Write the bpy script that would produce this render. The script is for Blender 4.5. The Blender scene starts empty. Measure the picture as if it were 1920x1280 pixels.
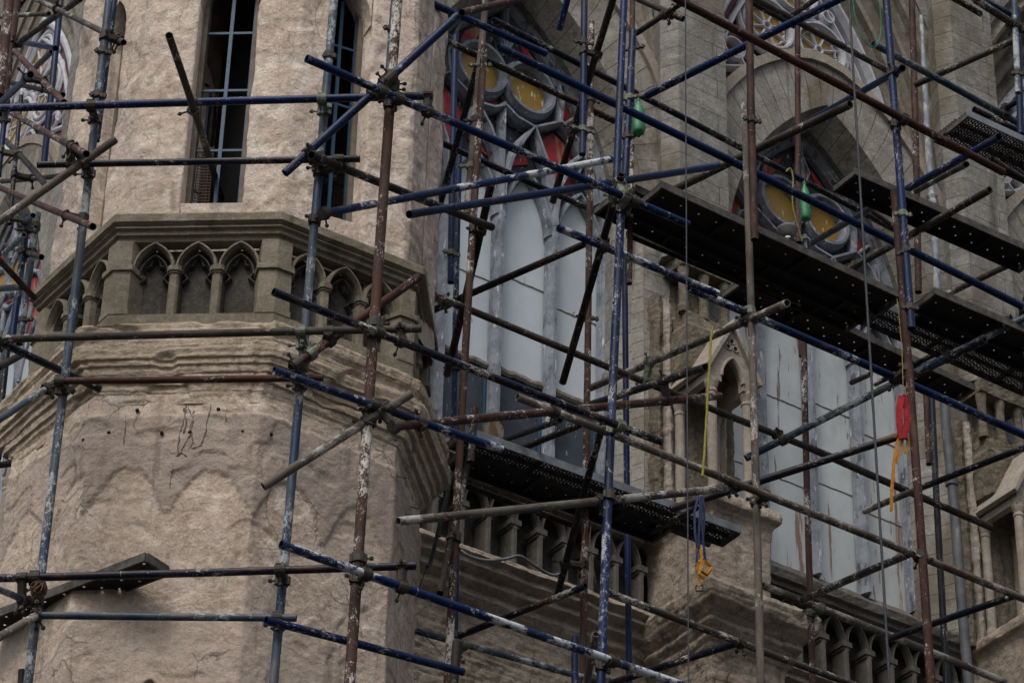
import bpy, math, random
import numpy as np
from mathutils import Vector, Matrix, noise as NZ
random.seed(7)
sc = bpy.context.scene
R = math.radians

# ------------------------------------------------------------------ camera
FPX = 5843.0; PPX, PPY = 960.0, 640.0
u_ = np.array([220., -8440., 5843.]); u_ /= np.linalg.norm(u_)
zc = np.array([0, 0, 1.]); yw = zc - (zc @ u_) * u_; yw /= np.linalg.norm(yw); xw = np.cross(yw, u_)
CM = np.array([xw, yw, u_])                       # camera axes (x right, y down, z forward) -> world
CAM = np.array([0., 0., 1.6])
cam = bpy.data.cameras.new('camera'); co = bpy.data.objects.new('camera', cam); sc.collection.objects.link(co)
cam.sensor_width = 36; cam.lens = FPX / 1920 * 36; cam.clip_start = .1; cam.clip_end = 3000
m = Matrix.Identity(4)
for i in range(3):
    m[i][0] = CM[i][0]; m[i][1] = -CM[i][1]; m[i][2] = -CM[i][2]; m[i][3] = CAM[i]
co.matrix_world = m
sc.camera = co
# ------------------------------------------------------------------ world, sun, exposure
SUN_AZ, SUN_EL = 200.0, 54.0                      # azimuth clockwise from +Y
w = bpy.data.worlds.new('World'); sc.world = w; w.use_nodes = True
nt = w.node_tree; bg = nt.nodes['Background']
sky = nt.nodes.new('ShaderNodeTexSky'); sky.sky_type = 'NISHITA'; sky.sun_disc = False
sky.sun_elevation = R(SUN_EL); sky.sun_rotation = R(SUN_AZ); sky.dust_density = 5; sky.air_density = 1.0; sky.ozone_density = 1.0
hs = nt.nodes.new('ShaderNodeHueSaturation'); hs.inputs['Saturation'].default_value = .6
nt.links.new(sky.outputs[0], hs.inputs['Color']); nt.links.new(hs.outputs[0], bg.inputs[0]); bg.inputs[1].default_value = .10
sl = bpy.data.lights.new('sun', 'SUN'); so = bpy.data.objects.new('sun', sl); sc.collection.objects.link(so)
sl.energy = 1.15; sl.angle = R(20); sl.color = (1, .96, .90)
sd = Vector((math.sin(R(SUN_AZ)) * math.cos(R(SUN_EL)), math.cos(R(SUN_AZ)) * math.cos(R(SUN_EL)), math.sin(R(SUN_EL))))
so.rotation_euler = sd.to_track_quat('Z', 'Y').to_euler()
sc.view_settings.view_transform = 'Standard'; sc.view_settings.look = 'None'; sc.view_settings.gamma = 1
sc.view_settings.exposure = 0.36
sc.render.engine = 'CYCLES'; sc.cycles.max_bounces = 5

# ------------------------------------------------------------------ photo geometry helpers
def ray(x, y): return CM @ np.array([(x - PPX) / FPX, (y - PPY) / FPX, 1.])
def at(x, y, z):
    d = ray(x, y); return CAM + d * ((z - CAM[2]) / d[2])
def onpl(x, y, P, N):
    d = ray(x, y); return CAM + d * (np.dot(P - CAM, N) / np.dot(d, N))
def dist(p): return float(np.dot(CM.T @ (np.array(p) - CAM), [0, 0, 1]))
def azv(a): a = R(a); return np.array([math.sin(a), math.cos(a), 0.])

class Frame:
    def __init__(s, P, az): s.P = np.array(P, float); s.P[2] = 0; s.S = azv(az); s.N = azv(az + 90)
    def w(s, a, n, z): return s.P + s.S * a + s.N * n + np.array([0, 0, z])
    def px(s, x, y, n):
        p = onpl(x, y, s.P + s.N * n, s.N); return float((p - s.P) @ s.S), float(p[2])
P0 = CAM + ray(1060, 980) / np.linalg.norm(ray(1060, 980)) * 26.0
NV = Frame(P0, 57)
TL = Frame(at(50, 300, 21.0), 147)
class ShallowFrame(Frame):
    def w(s, a, n, z): return s.P + s.S * a + s.N * n * .33 + np.array([0, 0, z])
TW = ShallowFrame(at(50, 300, 21.0), 147)

# ------------------------------------------------------------------ materials
def newmat(name):
    m = bpy.data.materials.new(name); m.use_nodes = True; t = m.node_tree
    return m, t, t.nodes['Principled BSDF'], t.nodes.new('ShaderNodeTexCoord')
class NB:
    """small node builder"""
    def __init__(s, t, vec): s.t = t; s.vec = vec
    def mp(s, scale):
        n = s.t.nodes.new('ShaderNodeMapping'); n.inputs['Scale'].default_value = scale
        s.t.links.new(s.vec, n.inputs[0]); return n.outputs[0]
    def noise(s, sc_, det=6, rough=.6, st=(1, 1, 1), dist=0.):
        n = s.t.nodes.new('ShaderNodeTexNoise'); n.inputs['Scale'].default_value = sc_; n.inputs['Detail'].default_value = det
        n.inputs['Roughness'].default_value = rough; n.inputs['Distortion'].default_value = dist
        s.t.links.new(s.mp(st) if st != (1, 1, 1) else s.vec, n.inputs['Vector']); return n.outputs[0]
    def vor(s, sc_, feat='F1', st=(1, 1, 1), warp=0):
        n = s.t.nodes.new('ShaderNodeTexVoronoi'); n.feature = feat; n.inputs['Scale'].default_value = sc_
        v = s.mp(st) if st != (1, 1, 1) else s.vec
        if warp:
            nn = s.t.nodes.new('ShaderNodeTexNoise'); nn.inputs['Scale'].default_value = sc_ * 1.6; nn.inputs['Detail'].default_value = 4
            s.t.links.new(v, nn.inputs['Vector'])
            vm = s.t.nodes.new('ShaderNodeVectorMath'); vm.operation = 'MULTIPLY_ADD'
            vm.inputs[1].default_value = (warp,) * 3; s.t.links.new(nn.outputs['Color'], vm.inputs[0]); s.t.links.new(v, vm.inputs[2]); v = vm.outputs[0]
        s.t.links.new(v, n.inputs['Vector']); return n.outputs['Distance']
    def ramp(s, f, a, b, c0=0., c1=1.):
        n = s.t.nodes.new('ShaderNodeMapRange'); n.interpolation_type = 'SMOOTHSTEP'
        for i, v in ((1, a), (2, b), (3, c0), (4, c1)): n.inputs[i].default_value = v
        s.t.links.new(f, n.inputs[0]); return n.outputs[0]
    def mix(s, f, a, b, mode='MIX'):
        n = s.t.nodes.new('ShaderNodeMix'); n.data_type = 'RGBA'; n.blend_type = mode
        for i, v in ((0, f), (6, a), (7, b)):
            if isinstance(v, (int, float)): n.inputs[i].default_value = v
            elif isinstance(v, tuple): n.inputs[i].default_value = (*v[:3], 1)
            else: s.t.links.new(v, n.inputs[i])
        return n.outputs[2]
    def math(s, op, a, b=0.):
        n = s.t.nodes.new('ShaderNodeMath'); n.operation = op
        for i, v in ((0, a), (1, b)):
            if isinstance(v, (int, float)): n.inputs[i].default_value = v
            else: s.t.links.new(v, n.inputs[i])
        return n.outputs[0]
    def bump(s, h, strength, dist_, prev=None):
        n = s.t.nodes.new('ShaderNodeBump'); n.inputs['Strength'].default_value = strength; n.inputs['Distance'].default_value = dist_
        s.t.links.new(h, n.inputs['Height'])
        if prev is not None: s.t.links.new(prev, n.inputs['Normal'])
        return n.outputs[0]

def stone_mat(name, c1, c2, c3, dark=(.06, .052, .045), rough_amt=1., dirt=.5, joints=None, crack=.5, stain=None, plaster=False, green=0):
    m, t, b, tc = newmat(name); nb = NB(t, tc.outputs['Object'])
    col = nb.mix(nb.ramp(nb.noise(1.3, 5, .6), .35, .65), c1, c2)
    col = nb.mix(nb.ramp(nb.noise(5, 8, .68), .46, .70), col, c3)
    col = nb.mix(nb.ramp(nb.noise(2.6, 9, .74, (1, 1, .7), .8), .56, .66, .0, .55 if rough_amt > .9 else .3), col, tuple(x * .62 for x in c2))
    col = nb.mix(nb.ramp(nb.noise(3.4, 9, .78), .57, .64, .0, .7), col, tuple(min(.78, x * 1.12) for x in c3))
    col = nb.mix(nb.ramp(nb.noise(26, 8, .8), .42, .68, .0, .55), col, (c3[0] * 1.12, c3[1] * 1.12, c3[2] * 1.1))
    if plaster:
        at_ = t.nodes.new('ShaderNodeAttribute'); at_.attribute_name = 'plaster'
        pc = nb.mix(nb.ramp(nb.noise(2.5, 6, .6), .4, .66), (.47, .385, .32), (.37, .315, .272))
        pc = nb.mix(nb.ramp(nb.noise(9, 7, .7, (1, 1, .12)), .52, .7, 0, .6), pc, (.17, .155, .14))
        col = nb.mix(at_.outputs['Fac'], col, pc)
    # vertical rain streaks
    col = nb.mix(nb.ramp(nb.noise(7, 6, .65, (1, 1, .10), .2), .55, .75, 0, dirt), col, dark)
    # soot blotches
    col = nb.mix(nb.ramp(nb.noise(2.2, 8, .72), .58, .78, 0, dirt), col, (dark[0] * 1.4, dark[1] * 1.4, dark[2] * 1.4))
    col = nb.mix(nb.ramp(nb.noise(16, 9, .8, (1, 1, .8), .6), .52, .66, 0, dirt * .55), col, (dark[0] * 2, dark[1] * 2, dark[2] * 2))
    col = nb.mix(nb.ramp(nb.noise(85, 6, .85), .38, .52, .38, 0), col, (dark[0] * 1.6, dark[1] * 1.6, dark[2] * 1.6))
    # fine dark pits
    col = nb.mix(nb.ramp(nb.noise(60, 4, .7), .66, .74, 0, .55), col, dark)
    if stain: col = nb.mix(nb.ramp(nb.noise(1.1, 5, .6, (1, 1, .7)), .5, .66, 0, .65), col, stain)
    if green: col = nb.mix(nb.ramp(nb.noise(3.1, 6, .7, (1, 1, .3)), .6, .72, 0, green), col, (.08, .085, .035))
    h1 = nb.noise(6, 9, .62); h2 = nb.noise(40, 8, .72); h3 = nb.noise(150, 3, .6)
    nrm = nb.bump(h1, .8 * rough_amt, .05); nrm = nb.bump(h2, .65 * rough_amt, .016, nrm); nrm = nb.bump(h3, .5 * rough_amt, .004, nrm)
    if crack:
        cr = nb.ramp(nb.vor(2.6, 'DISTANCE_TO_EDGE', warp=.22), .0, .018, 0, 1)
        msk = nb.ramp(nb.noise(1.7, 3, .5), .50, .60)
        crk = nb.math('MULTIPLY', nb.math('SUBTRACT', 1., cr), msk)
        col = nb.mix(nb.math('MULTIPLY', crk, crack), col, dark)
        nrm = nb.bump(crk, -.5, .01, nrm) if False else nrm
    if joints:
        uvn = tc.outputs['UV']
        mp = t.nodes.new('ShaderNodeTexBrick'); t.links.new(uvn, mp.inputs['Vector'])
        mp.inputs['Scale'].default_value = 1; mp.inputs['Brick Width'].default_value = joints[0]; mp.inputs['Row Height'].default_value = joints[1]
        mp.inputs['Mortar Size'].default_value = joints[2] if len(joints) > 2 else .007; mp.inputs['Mortar Smooth'].default_value = .4; mp.inputs['Bias'].default_value = 0
        mp.inputs['Color1'].default_value = (.78, .78, .78, 1); mp.inputs['Color2'].default_value = (1, 1, 1, 1); mp.inputs['Mortar'].default_value = (.42, .41, .39, 1)
        mp.offset = joints[3] if len(joints) > 3 else .5
        col = nb.mix(1., col, mp.outputs['Color'], 'MULTIPLY')
        nrm = nb.bump(mp.outputs['Fac'], -.8, .008, nrm)
    t.links.new(col, b.inputs['Base Color']); t.links.new(nrm, b.inputs['Normal']); b.inputs['Roughness'].default_value = .93
    b.inputs['Specular IOR Level'].default_value = .15
    return m

def tube_mat(name, base, base2, spot=(.62, .6, .55), amt=.5, rust=.2, dust=.2, rough=.45, ring=.4):
    m, t, b, tc = newmat(name); nb = NB(t, tc.outputs['Object'])
    oi = t.nodes.new('ShaderNodeObjectInfo')
    vm = t.nodes.new('ShaderNodeVectorMath'); vm.operation = 'MULTIPLY_ADD'; vm.inputs[1].default_value = (37, 37, 37)
    cx = t.nodes.new('ShaderNodeCombineXYZ')
    for i in range(3): t.links.new(oi.outputs['Random'], cx.inputs[i])
    t.links.new(cx.outputs[0], vm.inputs[0]); t.links.new(tc.outputs['Object'], vm.inputs[2]); nb.vec = vm.outputs[0]
    col = nb.mix(nb.ramp(nb.noise(4, 6, .65, (1, 1, .6)), .42, .62), base, base2)
    col = nb.mix(nb.ramp(nb.noise(14, 7, .7, (1, 1, .35)), .60 - rust * .25, .72 - rust * .2, 0, .9 if rust else 0), col, (.075, .036, .024))
    col = nb.mix(nb.ramp(nb.noise(9, 6, .7, (1, 1, .25)), .5, .75, 0, dust), col, (.17, .155, .135))
    # cement and paint splashes: clustered
    rv = nb.ramp(oi.outputs['Random'], 0, 1, -.025, .03)
    clus = nb.math('ADD', nb.math('MULTIPLY', nb.ramp(nb.noise(2.6, 5, .7), .36, .70, -.10, .13), .4 + .6 * amt), rv)
    s1 = nb.ramp(nb.math('ADD', nb.noise(52, 8, .82, (1, 1, .5), .3), clus), .632 - .055 * amt, .655 - .055 * amt)
    s2 = nb.ramp(nb.math('ADD', nb.noise(150, 3, .7), clus), .70 - .06 * amt, .73 - .06 * amt)
    s = nb.math('MAXIMUM', s1, s2)
    rg = nb.ramp(nb.noise(46, 2, .5, (.05, .05, 1)), .71, .73)
    rg = nb.math('MULTIPLY', nb.math('MULTIPLY', rg, nb.ramp(nb.noise(20, 3, .6, (1, 1, .3)), .45, .5)), ring)
    s = nb.math('MAXIMUM', s, rg)
    col = nb.mix(nb.math('MULTIPLY', s, .85), col, spot)
    t.links.new(col, b.inputs['Base Color'])
    nrm = nb.bump(nb.noise(50, 5, .7), .35, .004); nrm = nb.bump(s, .5, .002, nrm); t.links.new(nrm, b.inputs['Normal'])
    t.links.new(nb.ramp(s, 0, 1, rough, .85), b.inputs['Roughness']); b.inputs['Specular IOR Level'].default_value = .2
    return m

def plain_mat(name, c, c2=None, rough=.8, metal=0., sc_=8, bump=.4, streak=None, spec=.3, trans=0):
    m, t, b, tc = newmat(name); nb = NB(t, tc.outputs['Object'])
    col = nb.mix(nb.ramp(nb.noise(sc_, 7, .7), .38, .64), c, c2 or tuple(x * .7 for x in c))
    if streak:
        for (scol, f, lo, hi, st) in streak:
            col = nb.mix(nb.ramp(nb.noise(f, 6, .65, st), lo, hi, 0, .9), col, scol)
    t.links.new(col, b.inputs['Base Color']); b.inputs['Roughness'].default_value = rough; b.inputs['Metallic'].default_value = metal
    b.inputs['Specular IOR Level'].default_value = spec
    if trans: b.inputs['Transmission Weight'].default_value = trans
    t.links.new(nb.bump(nb.noise(sc_ * 5, 6, .7), bump, .006), b.inputs['Normal'])
    return m

M = {}
M['plaster'] = stone_mat('weathered_plaster', (.53, .428, .345), (.43, .335, .262), (.70, .615, .53), dark=(.12, .095, .075), dirt=.6, plaster=True, crack=.7)
M['pier'] = stone_mat('scraped_stone', (.57, .465, .39), (.47, .372, .302), (.74, .665, .59), dark=(.14, .11, .085), dirt=.62, crack=.55)
M['cornice'] = stone_mat('eroded_cornice_stone', (.47, .385, .29), (.39, .31, .225), (.60, .52, .42), dark=(.07, .052, .036), dirt=.6, rough_amt=1.1, crack=.3)
M['rail'] = stone_mat('balcony_stone', (.215, .188, .14), (.165, .14, .102), (.28, .255, .205), dark=(.045, .037, .028), dirt=.75, rough_amt=.6, crack=0)
M['recess'] = stone_mat('dark_recess_stone', (.075, .07, .063), (.045, .042, .038), (.12, .112, .098), dark=(.014, .013, .012), dirt=.8, rough_amt=.7, crack=0)  # darker stone tone for recessed panels, cusps and backs
M['ashlar'] = stone_mat('ashlar_stone', (.25, .244, .224), (.20, .193, .172), (.36, .353, .332), dark=(.06, .054, .045), dirt=.7, joints=(1.6, .205, .006), rough_amt=.6, crack=0, stain=(.14, .115, .075))
M['vouss'] = stone_mat('arch_stone', (.285, .27, .237), (.23, .215, .183), (.385, .37, .34), dark=(.055, .045, .03), dirt=.75, joints=(.44, .155, .006, 0), rough_amt=.6, crack=0, stain=(.12, .095, .06))
M['mould'] = stone_mat('moulded_stone', (.20, .182, .150), (.145, .124, .095), (.29, .272, .24), dark=(.055, .042, .03), dirt=.7, rough_amt=.35, crack=0, stain=(.11, .082, .05))
M['aed'] = stone_mat('niche_stone', (.29, .252, .21), (.245, .21, .172), (.37, .34, .30), dark=(.09, .07, .055), dirt=.5, rough_amt=.5, crack=.3)
M['oldwall'] = stone_mat('old_wall_stone', (.33, .28, .225), (.25, .205, .165), (.42, .37, .31), dark=(.07, .055, .042), dirt=.7, rough_amt=1.3, crack=.6, stain=(.15, .11, .075))
M['brick'] = stone_mat('bare_masonry', (.30, .235, .19), (.25, .195, .155), (.37, .31, .26), dark=(.08, .062, .05), dirt=.5, joints=(.22, .11, .010), rough_amt=1.3, crack=.3)
M['shaft'] = stone_mat('dark_eroded_stone', (.15, .128, .095), (.09, .073, .05), (.24, .215, .175), dark=(.04, .032, .022), dirt=.8, rough_amt=1.1, crack=.2, green=.6)  # dark brown-green stone tone for shafts and eroded channels
M['arcade'] = stone_mat('grey_arcade_stone', (.095, .087, .078), (.065, .059, .053), (.14, .131, .118), dark=(.045, .038, .032), dirt=.6, rough_amt=.45, crack=0)
M['tracery'] = plain_mat('painted_tracery', (.24, .265, .305), (.13, .15, .185), .7, sc_=5, streak=[((.06, .065, .075), 10, .54, .64, (1, 1, .4)), ((.50, .52, .56), 22, .60, .66, (1, 1, .25))])
M['tracery_dark'] = plain_mat('dark_tracery', (.05, .056, .068), (.03, .034, .042), .75, sc_=6, streak=[((.42, .44, .46), 22, .60, .66, (1, 1, .45))])
M['rose'] = plain_mat('pale_rose_tracery', (.46, .465, .51), (.36, .37, .41), .7, sc_=7, streak=[((.15, .15, .17), 14, .58, .72, (1, 1, .5))])
M['pane'] = plain_mat('milky_board', (.47, .525, .56), (.40, .455, .495), .32, sc_=1.2, bump=.05, streak=[((.33, .355, .37), 3, .55, .8, (1, 1, .15)), ((.20, .18, .15), 14, .66, .72, (1, 1, .5))], spec=.5)
M['pane2'] = plain_mat('rust_streaked_board', (.45, .49, .50), (.37, .405, .41), .32, sc_=1.4, bump=.05, streak=[((.25, .24, .22), 3, .5, .8, (1, 1, .15)), ((.19, .10, .06), 9, .585, .62, (1, 1, .06)), ((.12, .07, .05), 20, .62, .66, (1, 1, .10))], spec=.5)
M['pane_dark'] = plain_mat('dark_blue_board', (.04, .055, .075), (.025, .03, .042), .5, sc_=3, streak=[((.25, .28, .32), 26, .62, .68, (1, 1, .25))])
M['red'] = plain_mat('red_glass', (.40, .03, .035), (.24, .02, .022), .5, sc_=6, streak=[((.42, .22, .13), 7, .50, .62, (1, 1, .2)), ((.05, .05, .06), 7, .6, .7, (1, 1, .5)), ((.5, .4, .38), 30, .66, .70, (1, 1, .3))])
M['yellow'] = plain_mat('yellow_glass', (.36, .215, .03), (.28, .16, .022), .4, sc_=3, bump=.1, streak=[((.7, .65, .5), 20, .62, .65, (1, 1, .35)), ((.2, .12, .03), 5, .6, .8, (1, 1, .4))], spec=.5)
M['pink'] = plain_mat('pink_glass', (.20, .075, .09), (.07, .05, .06), .5)
M['blackglass'] = plain_mat('dark_glass', (.02, .022, .026), (.03, .03, .034), .5)
M['bars'] = plain_mat('blue_window_bar', (.018, .065, .13), (.012, .045, .09), .5)
M['frame'] = plain_mat('weathered_frame', (.16, .14, .115), (.10, .09, .075), .85)
M['void'] = plain_mat('painted_dark', (.008, .008, .008), (.006, .006, .006), .95)  # near-black colour stands in for the shade inside openings
M['grille'] = plain_mat('rusty_grille', (.15, .10, .07), (.10, .07, .05), .9)
M['crackm'] = plain_mat('dark_crack_stain', (.13, .115, .10), (.22, .19, .165), .95)
BLUE, BLUE2 = (.001, .015, .075), (.002, .010, .038)
M['B'] = tube_mat('blue_painted_tube', BLUE, BLUE2, amt=.12, rust=.12, dust=.12, ring=.25)
M['N'] = tube_mat('dark_blue_tube', (.004, .008, .022), (.010, .010, .013), amt=.55, rust=.3, dust=.3, ring=.5)
M['W'] = tube_mat('paint_splashed_blue_tube', BLUE, (.008, .02, .06), spot=(.55, .58, .60), amt=1.7, rust=.1, dust=.5)
M['S'] = tube_mat('speckled_blue_tube', BLUE, BLUE2, spot=(.5, .53, .55), amt=1.0, rust=.1, dust=.2)
M['C'] = tube_mat('worn_grey_blue_tube', (.06, .078, .095), (.015, .036, .075), spot=(.42, .45, .46), amt=1.1, rust=.0, dust=.5)
M['R'] = tube_mat('rusty_brown_tube', (.048, .017, .012), (.03, .013, .010), amt=.5, rust=.5, dust=.15, rough=.7)
M['Q'] = tube_mat('speckled_rusty_tube', (.060, .028, .021), (.038, .021, .017), amt=1.0, rust=.4, dust=.35, rough=.75)
M['G'] = tube_mat('dirty_grey_tube', (.055, .050, .045), (.032, .027, .023), amt=.8, rust=.35, dust=.55, rough=.75)
M['T'] = tube_mat('cement_caked_tube', (.12, .105, .088), (.065, .054, .045), spot=(.46, .44, .40), amt=1.3, rust=.25, dust=.9, rough=.85)
M['D'] = tube_mat('blackened_tube', (.014, .012, .011), (.024, .018, .015), amt=.34, rust=.3, dust=.35, rough=.7)
M['K'] = tube_mat('dark_rust_tube', (.034, .014, .011), (.024, .013, .011), amt=.2, rust=.6, dust=.15, rough=.7)
M['coup'] = plain_mat('coupler_steel', (.055, .05, .043), (.025, .022, .02), .7, sc_=30, streak=[((.30, .36, .28), 20, .62, .68, (1, 1, 1)), ((.10, .045, .025), 26, .55, .66, (1, 1, 1))])
M['coupg'] = plain_mat('pale_green_coupler', (.17, .20, .155), (.08, .08, .065), .7, sc_=30)
M['plank'] = plain_mat('dark_steel_plank', (.010, .010, .010), (.02, .017, .016), .7, sc_=10)
M['plank_edge'] = plain_mat('galvanised_plank', (.21, .235, .26), (.13, .145, .16), .55, sc_=9, metal=.2)
M['dusty'] = plain_mat('dusty_edge', (.10, .094, .085), (.045, .04, .036), .8, sc_=14)
M['cable'] = plain_mat('steel_cable', (.02, .027, .038), (.05, .055, .065), .6, sc_=60)
M['yrope'] = plain_mat('yellow_rope', (.33, .29, .04), (.12, .11, .04), .8, sc_=120)
M['orope'] = plain_mat('orange_strap', (.42, .19, .015), (.28, .12, .02), .8, sc_=40)
M['rstrap'] = plain_mat('red_strap', (.34, .015, .02), (.18, .01, .014), .8, sc_=30)
M['bstrap'] = plain_mat('blue_strap', (.012, .03, .10), (.03, .035, .06), .8, sc_=50)
M['grope'] = plain_mat('green_cord', (.02, .20, .12), (.015, .12, .08), .7)
M['twine'] = plain_mat('brown_twine', (.16, .09, .055), (.08, .05, .035), .95, sc_=60)
M['bottle'] = plain_mat('green_plastic', (.01, .30, .12), (.06, .20, .10), .5, sc_=20, bump=.15, spec=.5, trans=.25)
M['drain'] = plain_mat('drain_pipe', (.055, .062, .072), (.10, .105, .11), .6, sc_=4, streak=[((.22, .22, .22), 9, .6, .7, (1, 1, .3))])
M['drainl'] = plain_mat('flaking_grey_pipe', (.20, .23, .27), (.12, .14, .17), .6, sc_=9, streak=[((.42, .42, .40), 12, .52, .62, (1, 1, .4))])
M['hose'] = plain_mat('dark_hose', (.03, .04, .045), (.05, .06, .065), .6)
M['conduit'] = plain_mat('grey_conduit', (.16, .175, .185), (.10, .11, .115), .6)
M['rubble'] = stone_mat('mortar_rubble', (.25, .225, .19), (.2, .18, .15), (.33, .30, .26), dirt=.5, rough_amt=1.4, crack=0)
M['ground'] = plain_mat('dark_ground', (.05, .046, .042), (.035, .032, .03), .95, sc_=.7)  # unseen ground, kept dark to limit light bounced onto undersides
M['buck'] = plain_mat('white_basin', (.42, .42, .40), (.3, .3, .28), .5)

# ------------------------------------------------------------------ object helpers
col = sc.collection
def link(o): col.objects.link(o); return o
def thing(name, label, cat, loc, group=None):
    o = link(bpy.data.objects.new(name, None)); o.location = loc; o['label'] = label; o['category'] = cat
    o.empty_display_size = .2
    if group: o['group'] = group
    return o
def tag(o, label, cat, group=None):
    o['label'] = label; o['category'] = cat
    if group: o['group'] = group
    return o
WM = {}
def adopt(o, parent):
    if parent is None: return
    o.parent = parent
    pm = WM.get(parent.name)
    if pm is None: pm = Matrix.Translation(parent.location) if parent.type == 'EMPTY' else Matrix.Identity(4)
    o.matrix_parent_inverse = pm.inverted()

class MB:
    def __init__(s): s.v = []; s.f = []; s.uv = []; s.attr = None
    def quad(s, pts, uvs=None):
        i = len(s.v); s.v += [tuple(map(float, p)) for p in pts]; s.f.append(tuple(range(i, i + len(pts))))
        s.uv += list(uvs) if uvs else [(0, 0)] * len(pts)
    def grid(s, rows, uvr=None, closed=False):
        """rows: list of lists of points, shared vertices"""
        base = len(s.v); nr = len(rows); nc = len(rows[0])
        for r in rows: s.v += [tuple(map(float, p)) for p in r]
        rng = nc if closed else nc - 1
        for i in range(nr - 1):
            for j in range(rng):
                k = (j + 1) % nc
                s.f.append((base + i * nc + j, base + i * nc + k, base + (i + 1) * nc + k, base + (i + 1) * nc + j))
                if uvr: s.uv += [uvr[i][j], uvr[i][j + 1], uvr[i + 1][j + 1], uvr[i + 1][j]]
                else: s.uv += [(0, 0)] * 4
    def box(s, fr, s0, s1, n0, n1, z0, z1):
        c = [fr.w(a, n, z) for z in (z0, z1) for n in (n0, n1) for a in (s0, s1)]
        for ids, uv in (((2, 3, 7, 6), ((s0, z0), (s1, z0), (s1, z1), (s0, z1))), ((0, 4, 5, 1), ((s0, z0), (s0, z1), (s1, z1), (s1, z0))),
                        ((0, 2, 6, 4), ((n0, z0), (n1, z0), (n1, z1), (n0, z1))), ((1, 5, 7, 3), ((n0, z0), (n0, z1), (n1, z1), (n1, z0))),
                        ((0, 1, 3, 2), ((s0, n0), (s1, n0), (s1, n1), (s0, n1))), ((4, 6, 7, 5), ((s0, n0), (s0, n1), (s1, n1), (s1, n0)))):
            s.quad([c[i] for i in ids], uv)
    def prism(s, fr, plan, z0, z1, cap=True, taper=None):
        """plan: closed polygon of (s, n)"""
        n = len(plan); top = taper or plan; L = 0
        for i in range(n):
            a, b = plan[i], plan[(i + 1) % n]; c, d = top[i], top[(i + 1) % n]; l = math.hypot(b[0] - a[0], b[1] - a[1])
            s.quad([fr.w(*a, z0), fr.w(*b, z0), fr.w(*d, z1), fr.w(*c, z1)], [(L, z0), (L + l, z0), (L + l, z1), (L, z1)]); L += l
        if cap:
            s.quad([fr.w(*p, z0) for p in plan][::-1], [p for p in plan]); s.quad([fr.w(*p, z1) for p in top], [p for p in top])
    def plate(s, fr, pts, n0, n1):
        """pts: closed polygon in (s, z), extruded from n0 to n1"""
        s.quad([fr.w(a, n1, z) for a, z in pts], pts); s.quad([fr.w(a, n0, z) for a, z in pts][::-1], pts[::-1])
        k = len(pts)
        for i in range(k):
            a, b = pts[i], pts[(i + 1) % k]
            s.quad([fr.w(a[0], n0, a[1]), fr.w(b[0], n0, b[1]), fr.w(b[0], n1, b[1]), fr.w(a[0], n1, a[1])], [(0, 0), (1, 0), (1, .3), (0, .3)])
    def strip(s, fr, A, nA, B, nB):
        """surface between two (s,z) curves with UV u across, v along"""
        L = 0; rows = []; uvs = []
        for i in range(len(A)):
            if i: L += math.hypot(A[i][0] - A[i - 1][0], A[i][1] - A[i - 1][1])
            d = math.sqrt((A[i][0] - B[i][0]) ** 2 + (A[i][1] - B[i][1]) ** 2 + (nA - nB) ** 2)
            rows.append([fr.w(A[i][0], nA, A[i][1]), fr.w(B[i][0], nB, B[i][1])]); uvs.append([(.0, L), (min(d, .43), L)])
        s.grid(rows, uvs)
    def ribbon(s, fr, pts, w, n0, n1, closed=False, ch=.45):
        k = len(pts); rows = []
        prof = [(-.5, n0), (-.5, n0 + (n1 - n0) * (1 - ch)), (-.18, n1), (.18, n1), (.5, n0 + (n1 - n0) * (1 - ch)), (.5, n0)]
        for i in range(k):
            a = pts[i - 1] if (i or closed) else pts[0]; b = pts[(i + 1) % k] if (i < k - 1 or closed) else pts[-1]
            tx, tz = b[0] - a[0], b[1] - a[1]; l = math.hypot(tx, tz) or 1; nx, nz = -tz / l, tx / l
            rows.append([fr.w(pts[i][0] + nx * w * q, n, pts[i][1] + nz * w * q) for q, n in prof])
        if closed: rows.append(rows[0])
        s.grid(rows)
        if not closed: s.quad(rows[0]); s.quad(rows[-1][::-1])
    def tube(s, pts, r, seg=8, cap=True):
        pts = [Vector(p) for p in pts]; rows = []
        for i, p in enumerate(pts):
            d = (pts[min(i + 1, len(pts) - 1)] - pts[max(i - 1, 0)]).normalized()
            a = d.orthogonal().normalized() if i == 0 else (pa - d * pa.dot(d)).normalized()
            pa = a; b = d.cross(a); rr = r[i] if isinstance(r, (list, tuple)) else r
            rows.append([p + (a * math.cos(t) + b * math.sin(t)) * rr for t in [2 * math.pi * j / seg for j in range(seg)]])
        s.grid(rows, closed=True)
        if cap: s.quad(rows[0][::-1]); s.quad(rows[-1])
    def build(s, name, mat, parent=None, smooth=False, bevel=0):
        me = bpy.data.meshes.new(name); me.from_pydata(s.v, [], s.f); uvl = me.uv_layers.new(name='UVMap')
        if len(s.uv) == len(me.loops): uvl.data.foreach_set('uv', np.array(s.uv, dtype=np.float32).ravel())
        me.materials.append(M[mat] if isinstance(mat, str) else mat)
        if s.attr is not None:
            a = me.attributes.new('plaster', 'FLOAT', 'POINT'); a.data.foreach_set('value', np.array(s.attr, dtype=np.float32))
        if smooth: me.polygons.foreach_set('use_smooth', [True] * len(me.polygons))
        me.update(); o = link(bpy.data.objects.new(name, me)); adopt(o, parent)
        if bevel:
            bm_ = o.modifiers.new('bevel', 'BEVEL'); bm_.width = bevel; bm_.segments = 2; bm_.limit_method = 'ANGLE'
            w_ = o.modifiers.new('weld', 'WELD'); 
            o.modifiers.move(1, 0)
        return o

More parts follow.
